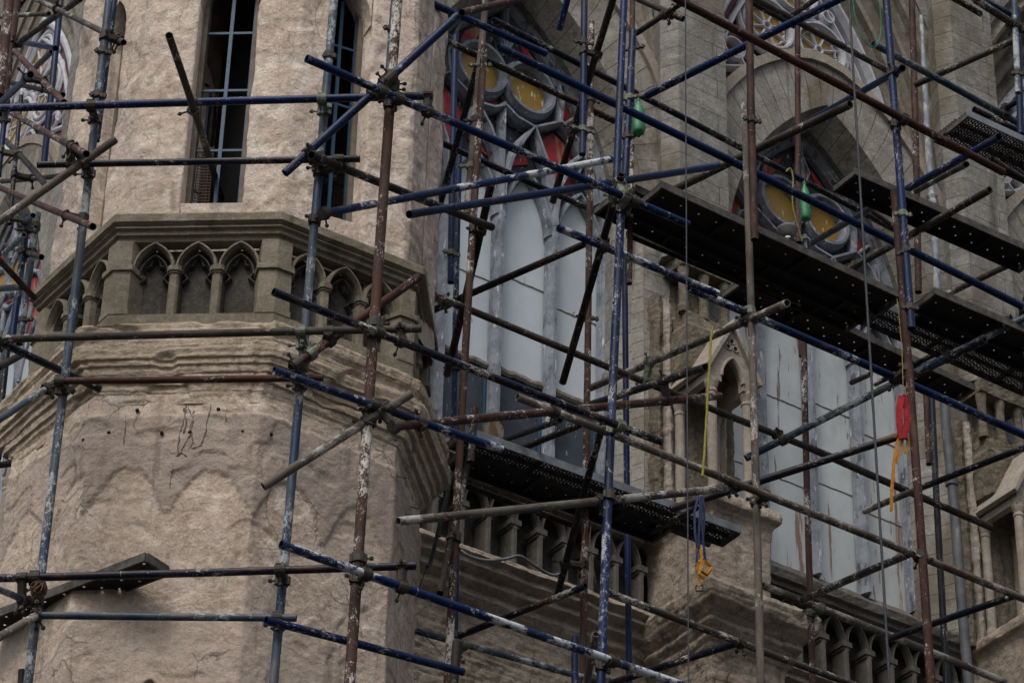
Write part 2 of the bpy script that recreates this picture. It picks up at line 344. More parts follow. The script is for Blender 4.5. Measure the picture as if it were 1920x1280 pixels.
def arch(c, hw, zs, za, n=14, zlow=None, side=0):
    """two-centred pointed arch, left foot -> apex -> right foot; zlow adds straight legs"""
    h = za - zs; Rr = (hw * hw + h * h) / (2 * hw); cx = Rr - hw; a1 = math.asin(min(1, h / Rr)); pts = []
    for i in range(n + 1):
        a = a1 * i / n; pts.append((-(Rr * math.cos(a) - cx), zs + Rr * math.sin(a)))
    pts[-1] = (0, za)
    L = [(c + x, z) for x, z in pts]; Rg = [(c - x, z) for x, z in pts[::-1]]
    if zlow is not None: L = [(c - hw, zlow)] + L; Rg = Rg + [(c + hw, zlow)]
    if side == -1: return L
    if side == 1: return Rg
    return L + Rg[1:]
def circ(c, z, r, n=28, sq=1.): return [(c + r * math.cos(2 * math.pi * i / n), z + sq * r * math.sin(2 * math.pi * i / n)) for i in range(n)]
def fr3(p, f=1., o=4): return NZ.fractal(Vector(p) * f, 1.0, 2.1, o)
FW = Frame((0, 0, 0), 90)                          # s = x, n = -y
def W2(p): return (float(p[0]), -float(p[1]))
# ------------------------------------------------------------------ ground
g = MB(); g.quad([(-900, -900, 0), (900, -900, 0), (900, 900, 0), (-900, 900, 0)])
o = g.build('ground', 'ground'); o['kind'] = 'structure'

# ------------------------------------------------------------------ loft with erosion
def off(poly, d):
    n = len(poly); L = []; out = []
    for i in range(n):
        a, b = np.array(poly[i][:2]), np.array(poly[(i + 1) % n][:2]); t = (b - a) / np.linalg.norm(b - a)
        L.append((a + np.array([t[1], -t[0]]) * (d[i] if isinstance(d, (list, tuple)) else d), t))
    for i in range(n):
        p, t = L[i - 1]; q, s_ = L[i]; k = np.linalg.solve(np.array([t, -s_]).T, q - p); out.append(p + t * k[0])
    return out
def loft(mb, levels, du, dz, disp, closed=True, skip=(), attr=None):
    base = [np.array(p[:2]) for p in levels[0][1]]; n = len(base); ne = n if closed else n - 1
    cnt = [max(1, int(math.ceil(np.linalg.norm(base[(i + 1) % n] - base[i]) / (du if i not in skip else .4)))) for i in range(ne)]
    dense = []
    for k in range(len(levels) - 1):
        (z0, A), (z1, B) = levels[k][:2], levels[k + 1][:2]
        ml = max(np.linalg.norm(np.array(a[:2]) - np.array(b[:2])) for a, b in zip(A, B))
        m = max(1, int(math.ceil(math.hypot(z1 - z0, ml) / dz)))
        for j in range(m + (k == len(levels) - 2)):
            t = j / m; dense.append((z0 + (z1 - z0) * t, [np.array(a[:2]) * (1 - t) + np.array(b[:2]) * t for a, b in zip(A, B)]))
    rows = []; uvs = []; at_ = []
    for z, P in dense:
        r = []; uv = []; L = 0
        nr = []
        for i in range(ne):
            t = P[(i + 1) % n] - P[i]; t = t / (np.linalg.norm(t) + 1e-9); nr.append(np.array([t[1], -t[0]]))
        for i in range(ne):
            a, b = P[i], P[(i + 1) % n]; l = np.linalg.norm(b - a); last = (not closed and i == ne - 1)
            for j in range(cnt[i] + (1 if last else 0)):
                u = j / cnt[i]; p = a + (b - a) * u; nn = nr[i]
                if j == 0 and (closed or i > 0): nn = nr[i] + nr[i - 1]; nn = nn / (np.linalg.norm(nn) + 1e-9)
                q = (p[0], p[1], z); d = disp(q, i, u, l) if i not in skip else 0
                r.append((p[0] + nn[0] * d, p[1] + nn[1] * d, z)); uv.append((L + l * u, z))
                if attr: at_.append(attr(q, i, u, l))
            L += l
        if closed: uv.append((L, z))
        rows.append(r); uvs.append(uv)
    mb.grid(rows, uvs, closed=closed)
    if attr: mb.attr = (mb.attr or []) + at_
    return rows
def rough(a1=.012, f1=3, a2=.005, f2=14, strata=0.):
    def d(q, i, u, l):
        v = Vector(q); x = a1 * NZ.fractal(v * f1, 1, 2.1, 4) + a2 * NZ.fractal(v * f2 + Vector((9, 3, 1)), .8, 2.2, 4)
        if strata: x += strata * (NZ.noise(Vector((q[0] * 1.6, q[1] * 1.6, q[2] * 34))) + .8 * NZ.noise(Vector((q[0] * 4, q[1] * 4, q[2] * 75 + 5))))
        return x
    return d

# ================================================================== TOWER
ZR = 13.296
def P_(x, y, z): return at(x, y, z)[:2]
def a2(a): return azv(a)[:2]
pA, pB, pC, pD, pE = P_(55, 548, ZR), P_(215, 400, ZR), P_(530, 395, ZR), P_(797, 500, ZR), P_(822, 648, ZR)
pF = pE + 1.05 * a2(-31); pG = pF + 1.06 * a2(-76)
RP = [pA, pB, pC, pD, pE, pF, pG]
tower = thing('church_tower', 'octagonal stone church tower with lancet openings above an arcaded balcony and a broken eroded cornice', 'tower', (float(np.mean([p[0] for p in RP])), float(np.mean([p[1] for p in RP])), 0))
# lower wall
zl = 11.97
PW = [P_(22, 862, zl), P_(178, 742, zl), P_(490, 735, zl), P_(742, 838, zl), P_(788, 958, zl)]
PW += [PW[4] + .95 * a2(-31), PW[4] + .95 * a2(-31) + 1.0 * a2(-76)]
def arcs(i, u):
    k = 2 if i in (1, 2) else 1.6
    t = (u * k + .0) % 1.0
    return max(0., 1 - (2 * abs(t - .5) / .92) ** 2.2)
def plast(q, i, u, l):
    n1 = NZ.fractal(Vector(q) * 5, 1, 2, 4); n2 = NZ.noise(Vector(q) * 22)
    top = 11.82 + .035 * n1 + .012 * n2
    bot = 11.13 + .30 * arcs(i, u) + .05 * n1 + .015 * n2
    if i > 1: bot -= .02
    z = q[2]
    f = lambda x: max(0., min(1., x / .010 + .5))
    v = f(top - z) * f(z - bot)
    zz = 10.55 + .18 * n1 + .25 * math.sin(u * 3.1 + i)
    lo = f(zz - z) * f(NZ.noise(Vector((q[0] * 1.5, q[1] * 1.5, q[2] * 1.2 + 4))) * .3 + .06)
    return max(v, .65 * lo)
rg = rough(.007, 2.0, .004, 18)
def dwall(q, i, u, l):
    d = rg(q, i, u, l) + .013 * plast(q, i, u, l)
    p1 = NZ.noise(Vector((q[0] * 4, q[1] * 4, q[2] * 6)) + Vector((3, 7, 2)))
    if p1 > .30: d -= .009 * min(1, (p1 - .30) * 25)
    if i == 1:                                      # head of a small pointed niche
        h = 10.02 - q[2]; x = abs((u - .50) * l)
        if h > 0 and x < .20 * min(1, (h / .22) ** .8): d -= .16
    return d
mb = MB(); loft(mb, [(9.0, PW), (9.9, PW), (zl, PW)], .0125, .0125, dwall, skip=(5, 6), attr=plast)
mb.build('lower_wall', 'plaster', tower, smooth=True)
# cornice
zc_ = 12.46
PL = [P_(-15, 768, zc_), P_(151, 611, zc_), P_(516, 600, zc_), P_(790, 712, zc_), P_(842, 846, zc_)]
PL += [PL[4] + 1.05 * a2(-31), PL[4] + 1.05 * a2(-31) + 1.06 * a2(-76)]
prof = [(11.90, 1.02), (11.97, .97), (12.0, .80), (12.035, .78), (12.04, .58), (12.10, .54), (12.105, .38), (12.155, .35), (12.16, .16), (12.20, .12), (12.205, -.10), (12.27, -.16), (12.30, -.10), (12.305, .12), (12.36, .22), (12.38, .10), (12.39, -.02), (12.455, -.04), (12.47, .10), (12.475, .9)]
lv = [(z, [np.array(a) * (1 - t) + np.array(b) * t for a, b in zip(PL, PW)]) for z, t in prof]
rc = rough(.005, 3.0, .006, 24, .0075)
def dcor(q, i, u, l):
    d = rc(q, i, u, l)
    b = NZ.noise(Vector((q[0] * 3.3, q[1] * 3.3, q[2] * 5)) + Vector((11, 2, 5)))
    if b > .30: d -= .03 * min(1., (b - .30) * 9)
    if u > .93 or u < .04: d -= .008
    return d
mb = MB(); loft(mb, lv, .013, .009, dcor, skip=(5, 6)); mb.build('cornice', 'cornice', tower, smooth=True)
# balcony
balc = MB(); Pin = off(RP, -.05)
balc.prism(FW, [W2(p) for p in Pin], 12.47, 12.555); balc = balc.build('balcony', 'rail', tower)
mb = MB(); pr = [(13.115, -.15), (13.125, -.075), (13.150, -.07), (13.158, -.045), (13.185, -.045), (13.195, -.02), (13.215, -.03), (13.232, .0), (13.285, .0), (13.296, -.006), (13.31, -.03), (13.32, -.17)]
loft(mb, [(z, off(RP, d)) for z, d in pr], .04, .02, rough(.003, 4, .0022, 26), skip=(5, 6)); mb.build('handrail', 'rail', balc, smooth=False)
for k in range(5):
    a, b = np.array(Pin[k - 1]), np.array(Pin[k]); c = np.array(Pin[(k + 1) % 7]); t0 = (a - b) / np.linalg.norm(a - b); t1 = (c - b) / np.linalg.norm(c - b)
    inn = np.array(off(RP, -.22)[k])
    for z0, z1, e, wd in ((12.555, 12.60, .006, .118), (12.60, 12.885, 0, .110), (12.885, 12.925, .018, .125), (12.925, 13.12, -.004, .102)):
        bb = b + (b - inn) / np.linalg.norm(b - inn) * e
        pl = [bb + t0 * wd, bb, bb + t1 * wd, inn + t1 * wd, inn, inn + t0 * wd]
        if z0 == 12.555: mb = MB()
        mb.prism(FW, [W2(p) for p in pl], z0, z1)
    mb.build('corner_post', 'rail', balc, bevel=.004)
for k in range(4):
    a, b = Pin[k], Pin[k + 1]; t = b - a; L = float(np.linalg.norm(t)); azm = math.degrees(math.atan2(t[0], t[1])); fr = Frame((*a, 0), azm)
    pn = MB(); pn.box(fr, .09, L - .09, -.20, -.125, 12.55, 13.12)
    nb_ = 3; bw = (L - .215) / nb_
    ar = MB(); cu = MB()
    for j in range(nb_):
        c = .1075 + bw * (j + .5)
        ar.ribbon(fr, arch(c, bw / 2 - .012, 12.925, 13.115, 10), .030, -.09, -.018); cu.ribbon(fr, arch(c, bw / 2 - .046, 12.90, 13.05, 10), .02, -.13, -.06)
        q = bw * .27
        tre = [(c - q - .03, 12.60), (c - q - .03, 12.84), (c - q + .012, 12.885)] + [(c - q - .012 + .0, 12.93), (c - q + .008, 12.975), (c - q * .45, 12.985)] + arch(c, q * .42, 12.99, 13.05, 5)[1:-1] + [(c + q * .45, 12.985), (c + q - .008, 12.975), (c + q + .012, 12.93), (c + q - .012, 12.885), (c + q + .03, 12.84), (c + q + .03, 12.60)]
        cu.ribbon(fr, tre, .022, -.13, -.085)
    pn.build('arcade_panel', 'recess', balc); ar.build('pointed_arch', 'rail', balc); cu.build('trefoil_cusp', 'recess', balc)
    for j in range(1, nb_):
        s0 = .1075 + bw * j; cm = MB()
        cm.prism(fr, [(s0 - .031, -.15), (s0 - .031, -.045), (s0 - .018, -.028), (s0 + .018, -.028), (s0 + .031, -.045), (s0 + .031, -.15)], 12.555, 12.89)
        cm.prism(fr, [(s0 - .036, -.15), (s0 - .036, -.036), (s0 - .022, -.02), (s0 + .022, -.02), (s0 + .036, -.036), (s0 + .036, -.15)], 12.885, 12.90)
        cm.prism(fr, [(s0 - .043, -.15), (s0 - .043, -.028), (s0 - .026, -.01), (s0 + .026, -.01), (s0 + .043, -.028), (s0 + .043, -.15)], 12.90, 12.935)
        cm.build('colonette', 'rail', balc)
# upper storey
zu = 14.6
UP = off(RP, -.21); UP[0] = P_(122, 270, zu); UP[1] = P_(272, 150, zu); UP[2] = P_(548, 146, zu); UP[3] = P_(776, 215, zu); UP[4] = P_(829, 315, zu)
UP[5] = UP[4] + .92 * a2(-31); UP[6] = UP[5] + .92 * a2(-76)
OP = [(.36, .64), (.325, .72), (.265, .61), None, (.35, .65), (.35, .65), (.35, .65)]
ZT = 17.1
frB = Frame((*UP[1], 0), math.degrees(math.atan2(*(UP[2] - UP[1])))); frC = Frame((*UP[2], 0), math.degrees(math.atan2(*(UP[3] - UP[2]))))
zsill = frB.px(400, 378, 0)[1]; zspr = frC.px(688, 42, 0)[1]
ru = rough(.012, 2.4, .006, 14)
def dup_(q, i, u, l):
    d = ru(q, i, u, l) - (.012 if (u < .03 or u > .97) else 0)
    p1 = NZ.noise(Vector((q[0] * 6, q[1] * 6, q[2] * 3)) + Vector((1, 9, 4)))
    return d - (.012 * min(1, (p1 - .22) * 14) if p1 > .22 else 0)
for k in range(7):
    a, b, c = UP[k - 1], UP[k], UP[(k + 1) % 7]
    o0 = OP[k - 1]; o1 = OP[k]
    f0 = o0[1] if o0 else .5; f1 = o1[0] if o1 else .5
    t0 = (b - a) / np.linalg.norm(b - a); t1 = (c - b) / np.linalg.norm(c - b)
    s_ = a + (b - a) * f0; e_ = b + (c - b) * f1; n0 = np.array([t0[1], -t0[0]]); n1 = np.array([t1[1], -t1[0]])
    path = [s_ - n0 * .24, s_, b, e_, e_ - n1 * .24]
    mb = MB(); loft(mb, [(13.0, path), (ZT, path)], .02, .02, dup_, closed=False, skip=(0, 3)); mb.build('corner_pier', 'pier', tower, smooth=True)
for k in range(7):
    if not OP[k]: continue
    a, b = UP[k], UP[(k + 1) % 7]; t = b - a; L = float(np.linalg.norm(t)); fr = Frame((*a, 0), math.degrees(math.atan2(t[0], t[1])))
    s0, s1 = L * OP[k][0], L * OP[k][1]
    mb = MB(); mb.box(fr, s0 - .03, s1 + .03, -.30, -.012, 13.0, zsill); mb.build('sill', 'pier', tower, bevel=.006)
    hd = MB(); c = (s0 + s1) / 2; hw = (s1 - s0) / 2; A = arch(c, hw, zspr, zspr + hw * 2.5, 12); 
    for i in range(len(A) - 1): hd.plate(fr, [A[i], A[i + 1], (A[i + 1][0], ZT), (A[i][0], ZT)], -.24, -.01)
    hd.build('arch_head', 'pier', tower)
    win = MB(); fw = .035
    for sa, sb in ((s0, s0 + fw), (s1 - fw, s1)): win.box(fr, sa, sb, -.235, -.15, zsill, ZT)
    win = win.build('window_frame', 'frame', tower)
    br = MB(); br.box(fr, c - .012, c + .012, -.20, -.18, zsill, zspr + hw * 1.9)
    zz = [frB.px(400, y, -.19)[1] for y in (283, 171, 64)]; zz += [zz[-1] + .455, zz[-1] + .91]
    for z in zz: br.box(fr, s0 + .02, s1 - .02, -.196, -.184, z - .009, z + .009)
    for sa in (s0 + .042, s1 - .048) if k != 1 else (s1 - .048,): br.box(fr, sa, sa + .008, -.198, -.182, zsill, ZT)
    br.build('window_bars', 'bars', win)
    if k == 1:
        gr = MB()
        for j in range(26): gr.box(fr, s0 + .036, s0 + .14, -.243, -.239, zsill + .02 + j * .024, zsill + .026 + j * .024)
        for j in range(5): gr.box(fr, s0 + .038 + j * .024, s0 + .043 + j * .024, -.249, -.244, zsill, zsill + .64)
        gr.build('rusty_grille', 'grille', win)
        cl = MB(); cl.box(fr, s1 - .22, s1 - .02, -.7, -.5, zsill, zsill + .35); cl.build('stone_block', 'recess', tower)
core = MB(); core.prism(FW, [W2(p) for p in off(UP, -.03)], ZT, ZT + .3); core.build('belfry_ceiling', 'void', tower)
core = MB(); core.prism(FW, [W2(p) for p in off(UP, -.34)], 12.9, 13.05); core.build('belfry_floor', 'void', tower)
cc = np.mean(UP, axis=0); core = MB(); core.prism(FW, [W2(cc + (p - cc) * .30) for p in UP], 13.0, ZT); core.build('dark_core', 'void', tower)  # added near-black core, keeps the view through the belfry openings dark
# cracks and spike holes on the tower wall
def wallpt(x, y, k=1, lift=.03):
    a, b = PW[k], PW[k + 1]; t = b - a; t = t / np.linalg.norm(t); n = np.array([t[1], -t[0], 0]); return onpl(x, y, np.array([*a, 0]) + n * lift, n)
cr = MB()
for pts, wd in (([(350, 760), (344, 790), (336, 820), (332, 855), (340, 848), (352, 856)], 2.2), ([(352, 762), (362, 785), (357, 812), (348, 830), (338, 850)], 1.8), ([(396, 758), (388, 790), (384, 815), (377, 835), (356, 842)], 2.2), ([(364, 770), (356, 800), (362, 830), (350, 845)], 1.6), ([(236, 780), (234, 810), (230, 840)], 1.5), ([(424, 775), (422, 800)], 1.2), ([(324, 870), (321, 890), (318, 920)], 1.3), ([(345, 765), (350, 790), (343, 815)], 3.0)):
    dd = []
    for i in range(len(pts) - 1):
        for j in range(6):
            t = j / 6; dd.append((pts[i][0] * (1 - t) + pts[i + 1][0] * t + random.uniform(-1.3, 1.3), pts[i][1] * (1 - t) + pts[i + 1][1] * t))
    def surf(x, y):
        p = wallpt(x, y, 1, 0); a_, b_ = PW[1], PW[2]; l_ = float(np.linalg.norm(b_ - a_)); u_1 = float(np.dot(p[:2] - a_, b_ - a_)) / l_ / l_
        return wallpt(x, y, 1, dwall(p, 1, u_1, l_) + .002)
    cr = MB(); cr.tube([surf(x, y) for x, y in dd], [wd * random.uniform(.25, .85) * 19.5 / FPX for _ in dd], 5)
    cr.build('crack', 'crackm', tower)
for x, y in ((258, 771), (205, 813), (304, 813), (410, 769), (456, 810), (506, 815), (357, 812), (160, 826)):
    k = 1 if x < 490 else 2; k = 0 if x < 178 else k; h = MB(); a, b = PW[k], PW[k + 1]; t = b - a; t = t / np.linalg.norm(t); n = np.array([t[1], -t[0], 0]); p = wallpt(x, y, k, .0)
    h.tube([p - n * .02, p + n * .016, p + n * .024], [.013, .013, .005], 6); h.build('spike_hole', 'K', tower)
tw = MB()
for x, y, x2, y2 in ((742, 892, 762, 896), (770, 950, 785, 953)):
    a = wallpt(x, y, 3, .0); b = wallpt(x2, y2, 3, .12); tw.tube([a, b], .004, 6)
tw.build('wall_tie', 'K', tower)

# ================================================================== NAVE BAYS
def round_arch(c, k, n, zlow=None):
    T = [(1.70, 18.2), (1.65, 18.8), (1.52, 19.38), (1.30, 19.93), (1.04, 20.33), (.80, 20.60), (.45, 20.86), (.2, 20.96), (0, 20.985)]
    T = [(x * (1 + k / 1.7) , z + k * (.3 + .7 * i / 8)) for i, (x, z) in enumerate(T)]
    cum = [0]
    for i in range(1, len(T)): cum.append(cum[-1] + math.hypot(T[i][0] - T[i - 1][0], T[i][1] - T[i - 1][1]))
    P = []
    for j in range(n + 1):
        q = cum[-1] * j / n; P.append((float(np.interp(q, cum, [t[0] for t in T])), float(np.interp(q, cum, [t[1] for t in T]))))
    L = [(c - x, z) for x, z in P]; Rg = [(c + x, z) for x, z in P[::-1]]
    if zlow is not None: L = [(L[0][0], zlow)] + L; Rg = Rg + [(Rg[-1][0], zlow)]
    return L + Rg[1:]
def shiftc(pts, c): return [(c + x, z) for x, z in pts]
def bay(fr, c, P, zlow=15.55, first=False, lowdark=False, pane='pane'):
    # glazing field
    win = MB()
    for k in range(5):
        s0 = c + (-1.12 + .56 * k)
        win.ribbon(fr, [(s0, 15.5), (s0, 18.1)], .085, .004, .13, ch=.55)
    for k in range(4):
        ci = c - .84 + .56 * k
        win.ribbon(fr, arch(ci, .245, 17.95, 18.55, 10), .055, .004, .10)
        if k in (1, 2): win.ribbon(fr, [(ci - .28, 18.05), (ci - .27, 18.3), (ci - .2, 18.6), (ci - .09, 18.85), (ci + (.03 if k == 2 else -.03), 19.05), (ci + .12, 18.83), (ci + .22, 18.6), (ci + .27, 18.3), (ci + .28, 18.05)], .075, .004, .14)
        else:
            sg = 1 if k == 3 else -1
            win.ribbon(fr, [(ci - sg * .28, 18.1), (ci - sg * .24, 18.5), (ci - sg * .10, 18.85), (ci + sg * .02, 19.0)], .06, .004, .13)
    for sg in (-1, 1):
        win.ribbon(fr, circ(c + sg * .26, 19.48, .252, sq=1.05), .085, .004, .13, closed=True)
        win.ribbon(fr, [(c + sg * .31, 19.05), (c + sg * .60, 19.25), (c + sg * .78, 19.12), (c + sg * .92, 18.85), (c + sg * 1.02, 18.5)], .06, .004, .13)
        win.ribbon(fr, [(c + sg * .31, 19.05), (c + sg * .12, 19.08), (c, 19.16)], .06, .004, .13)
        win.ribbon(fr, [(c + sg * .60, 19.25), (c + sg * .62, 19.5), (c + sg * .52, 19.85), (c + sg * .25, 20.15), (c, 20.36)], .07, .004, .12)
        win.ribbon(fr, [(c, 19.78), (c + sg * .07, 19.95), (c, 20.12)], .05, .004, .12)
    win.ribbon(fr, [(c, 18.1), (c, 18.5), (c, 19.2)], .06, .004, .11); win.ribbon(fr, [(c, 19.75), (c, 20.3)], .05, .004, .11)
    for sg in (-1, 1):
        win.ribbon(fr, [(c + sg * .50, 19.62), (c + sg * .66, 19.72), (c + sg * .74, 19.60)], .045, .004, .10)
        win.ribbon(fr, [(c + sg * .64, 19.25), (c + sg * .80, 19.42), (c + sg * .84, 19.62)], .045, .004, .10)
        win.ribbon(fr, [(c + sg * .80, 18.72), (c + sg * .90, 19.05), (c + sg * .88, 19.35), (c + sg * .80, 19.55)], .045, .004, .10)
    win.ribbon(fr, arch(c, 1.13, 18.2, 20.42, 16, 15.5), .10, .004, .16)
    win = win.build('window', 'tracery', P)
    for k in range(4):
        s0 = c - 1.12 + .56 * k; pm = MB(); z0 = 16.42 if lowdark else 15.5
        zj = 17.28 + (.12 if k == 2 else 0)
        pm.box(fr, s0 + .03, s0 + .53, -.03, -.012, z0, zj - .006)
        pm.plate(fr, [(s0 + .03, zj + .006)] + [(max(s0 + .03, min(s0 + .53, x)), z) for x, z in arch(s0 + .28, .25, 17.95, 18.53, 8)] + [(s0 + .53, zj + .006)], -.03, -.009)
        pm.build('board_pane', pane, win)
        jt = MB(); ps = [(s0 + .04 + i * .04, zj + random.uniform(-.004, .004)) for i in range(13)]
        jt.ribbon(fr, ps, .014, -.014, -.004); jt.build('board_joint', 'rubble', win)
        if not lowdark:
            jt = MB(); jt.ribbon(fr, [(s0 + .04 + i * .04, zj - .85 + random.uniform(-.004, .004)) for i in range(13)], .013, -.014, -.005); jt.build('board_joint', 'rubble', win)
        if lowdark:
            d = MB(); d.box(fr, s0 + .03, s0 + .53, -.03, -.012, 15.5, 16.36); d.build('lower_pane', 'pane_dark', win)
            r_ = MB(); r_.ribbon(fr, [(s0 + .03 + i * .05, 16.40 + random.uniform(-.012, .012)) for i in range(11)], .07, -.012, .03); r_.build('lower_rail', 'rubble', win)
            if k in (1, 2, 3):
                r_ = MB(); r_.ribbon(fr, [(s0 + .075, 15.55), (s0 + .075, 16.33), (s0 + .5, 16.33), (s0 + .5, 15.55)], .022, -.01, .02); r_.build('lower_frame', 'bars', win)
    hb = MB(); hb.plate(fr, arch(c, 1.12, 18.2, 20.42, 16, 18.0), -.03, -.014); hb.build('head_panel', 'tracery_dark', win)
    for sg in (-1, 1):
        y = MB(); y.plate(fr, circ(c + sg * .26, 19.48, .225, sq=1.05), -.012, .012); y.build('yellow_roundel', 'yellow', win)
        for poly in ([(.62, 19.3), (.78, 19.05), (1.02, 18.6), (1.0, 19.2), (.80, 19.8), (.60, 20.05), (.52, 19.9)], [(.36, 18.92), (.58, 19.18), (.72, 19.10), (.86, 18.75), (.72, 18.5), (.56, 18.3), (.5, 18.72)], [(.02, 19.22), (.14, 19.16), (.28, 19.14), (.2, 19.22), (.06, 19.34)], [(.1, 18.6), (.2, 18.72), (.28, 18.86), (.32, 18.7), (.2, 18.64)], [(.28, 19.86), (.44, 19.76), (.40, 19.9), (.16, 20.12)]):
            q = MB(); pts = [(c + sg * x, z) for x, z in poly]; q.plate(fr, pts if sg > 0 else pts[::-1], -.012, .006); q.build('red_pane', 'red', win)
    # reveal of the arch in three steps, voussoir ring, hood
    Z0 = 15.1
    cv = lambda hw, za: arch(c, hw, 18.2, za, 18, Z0)
    ra = MB()
    ra.strip(fr, cv(1.15, 20.42), 0, cv(1.11, 20.36), .22); ra.strip(fr, cv(1.11, 20.36), .22, cv(1.23, 20.5), .5)
    ra.build('arch_reveal', 'vouss', P)
    vo = MB(); e = round_arch(c, 0, 18, Z0); i_ = arch(c, 1.23, 18.2, 20.5, 18, Z0)
    vo.strip(fr, i_, .5, e, .5); vo.build('voussoir_ring', 'vouss', P)
    ho = MB(); e2 = round_arch(c, .0, 18); e3 = round_arch(c, .11, 18)
    ho.strip(fr, e2, .5, e2, .54); ho.strip(fr, e2, .54, e3, .54); ho.strip(fr, e3, .54, e3, .0); ho.build('hood_moulding', 'aed', P)
    # upper rose window
    ro = MB(); gl = MB(); pk = MB()
    gl.plate(fr, arch(c, 1.2, 20.3, 22.9, 14, 20.3), -.04, -.03); 
    roses = [(c - .325, 21.66), (c + .325, 21.66), (c, 22.28)]
    for cx, cz in roses:
        ro.ribbon(fr, circ(cx, cz, .29), .05, .0, .10, closed=True); ro.ribbon(fr, circ(cx, cz, .35), .06, .0, .06, closed=True)
        ro.ribbon(fr, circ(cx, cz, .045, 12), .03, .0, .05, closed=True)
        for j in range(8):
            a = math.pi * (j + .5) / 4; dx, dz = math.cos(a), math.sin(a)
            ro.ribbon(fr, [(cx + dx * .06, cz + dz * .06), (cx + dx * .26, cz + dz * .26)], .026, .0, .04)
            b = a + math.pi / 8
            ro.ribbon(fr, [(cx + math.cos(a - .02) * .25, cz + math.sin(a - .02) * .25), (cx + math.cos(a + .14) * .215, cz + math.sin(a + .14) * .215), (cx + math.cos(a + .34) * .225, cz + math.sin(a + .34) * .225)], .02, .0, .035)
            ro.ribbon(fr, [(cx + math.cos(a + .8) * .25, cz + math.sin(a + .8) * .25), (cx + math.cos(a + .64) * .215, cz + math.sin(a + .64) * .215), (cx + math.cos(a + .44) * .225, cz + math.sin(a + .44) * .225)], .02, .0, .035)
    for cx, cz, r in ((c - .78, 21.12, .12), (c - .98, 20.95, .10), (c - .60, 21.05, .10), (c + .80, 21.12, .12), (c + .98, 20.9, .10), (c + .62, 21.08, .1), (c, 21.2, .14), (c - .42, 22.1, .07), (c + .42, 22.1, .07), (c - .9, 21.35, .07), (c + .92, 21.32, .07)):
        ro.ribbon(fr, circ(cx, cz, r, 16), .045, .0, .10, closed=True)
        pk.plate(fr, circ(cx, cz, r - .02, 14), -.01, .004)
    ro.ribbon(fr, arch(c, 1.16, 20.3, 22.84, 16), .09, .0, .15); ro.ribbon(fr, arch(c, 1.02, 20.3, 22.6, 16), .05, .0, .10)
    ro.ribbon(fr, [(c - 1.0, 20.8), (c - .6, 20.98), (c - .3, 21.2), (c, 21.42), (c + .3, 21.2), (c + .6, 20.98), (c + 1.0, 20.8)], .05, 0, .09)
    ro = ro.build('rose_window', 'rose', P); gl.build('rose_backing', 'pink', ro); pk.build('pink_pane', 'pink', ro)
    for cx, cz in roses: y = MB(); y.plate(fr, circ(cx, cz, .26), -.012, .004); y.build('yellow_roundel', 'yellow', ro)
    for cx in (c - .92, c + .92):
        q = MB(); q.plate(fr, [(cx - .07, 21.5), (cx + .07, 21.5), (cx + .05 * (1 if cx < c else -1), 21.85)], -.01, .006); q.build('red_pane', 'red', ro)
    rk = MB()
    for k in range(4):
        h0, n0, z0 = 1.2 + .135 * k, .12 * k, 22.9 + .28 * k
        A = arch(c, h0, 20.3, z0, 18); B = arch(c, h0 + .03, 20.3, z0 + .06, 18); Cc = arch(c, h0 + .09, 20.3, z0 + .18, 18); D = arch(c, h0 + .135, 20.3, z0 + .28, 18)
        rk.strip(fr, A, n0 - .03, A, n0 + .07); rk.strip(fr, A, n0 + .07, B, n0 + .09); rk.strip(fr, B, n0 + .09, Cc, n0 + .03); rk.strip(fr, Cc, n0 + .03, D, n0 + .11)
    rk.build('arch_moulding', 'mould', P)
    wl = MB(); D = arch(c, 1.74, 20.3, 24.1, 18)
    for sg in (0, 1):
        h = D[:19] if sg == 0 else D[18:]
        edge = [(c + (-1.72 if sg == 0 else 1.72), max(z, 20.3)) for _, z in h]
        if sg == 0: wl.strip(fr, [(x - .0, z) for x, z in edge], .6, [(min(x, c - 0) , z) for x, z in h], .48)
        else: wl.strip(fr, h, .48, edge, .6)
    wl.build('spandrel_wall', 'ashlar', P)
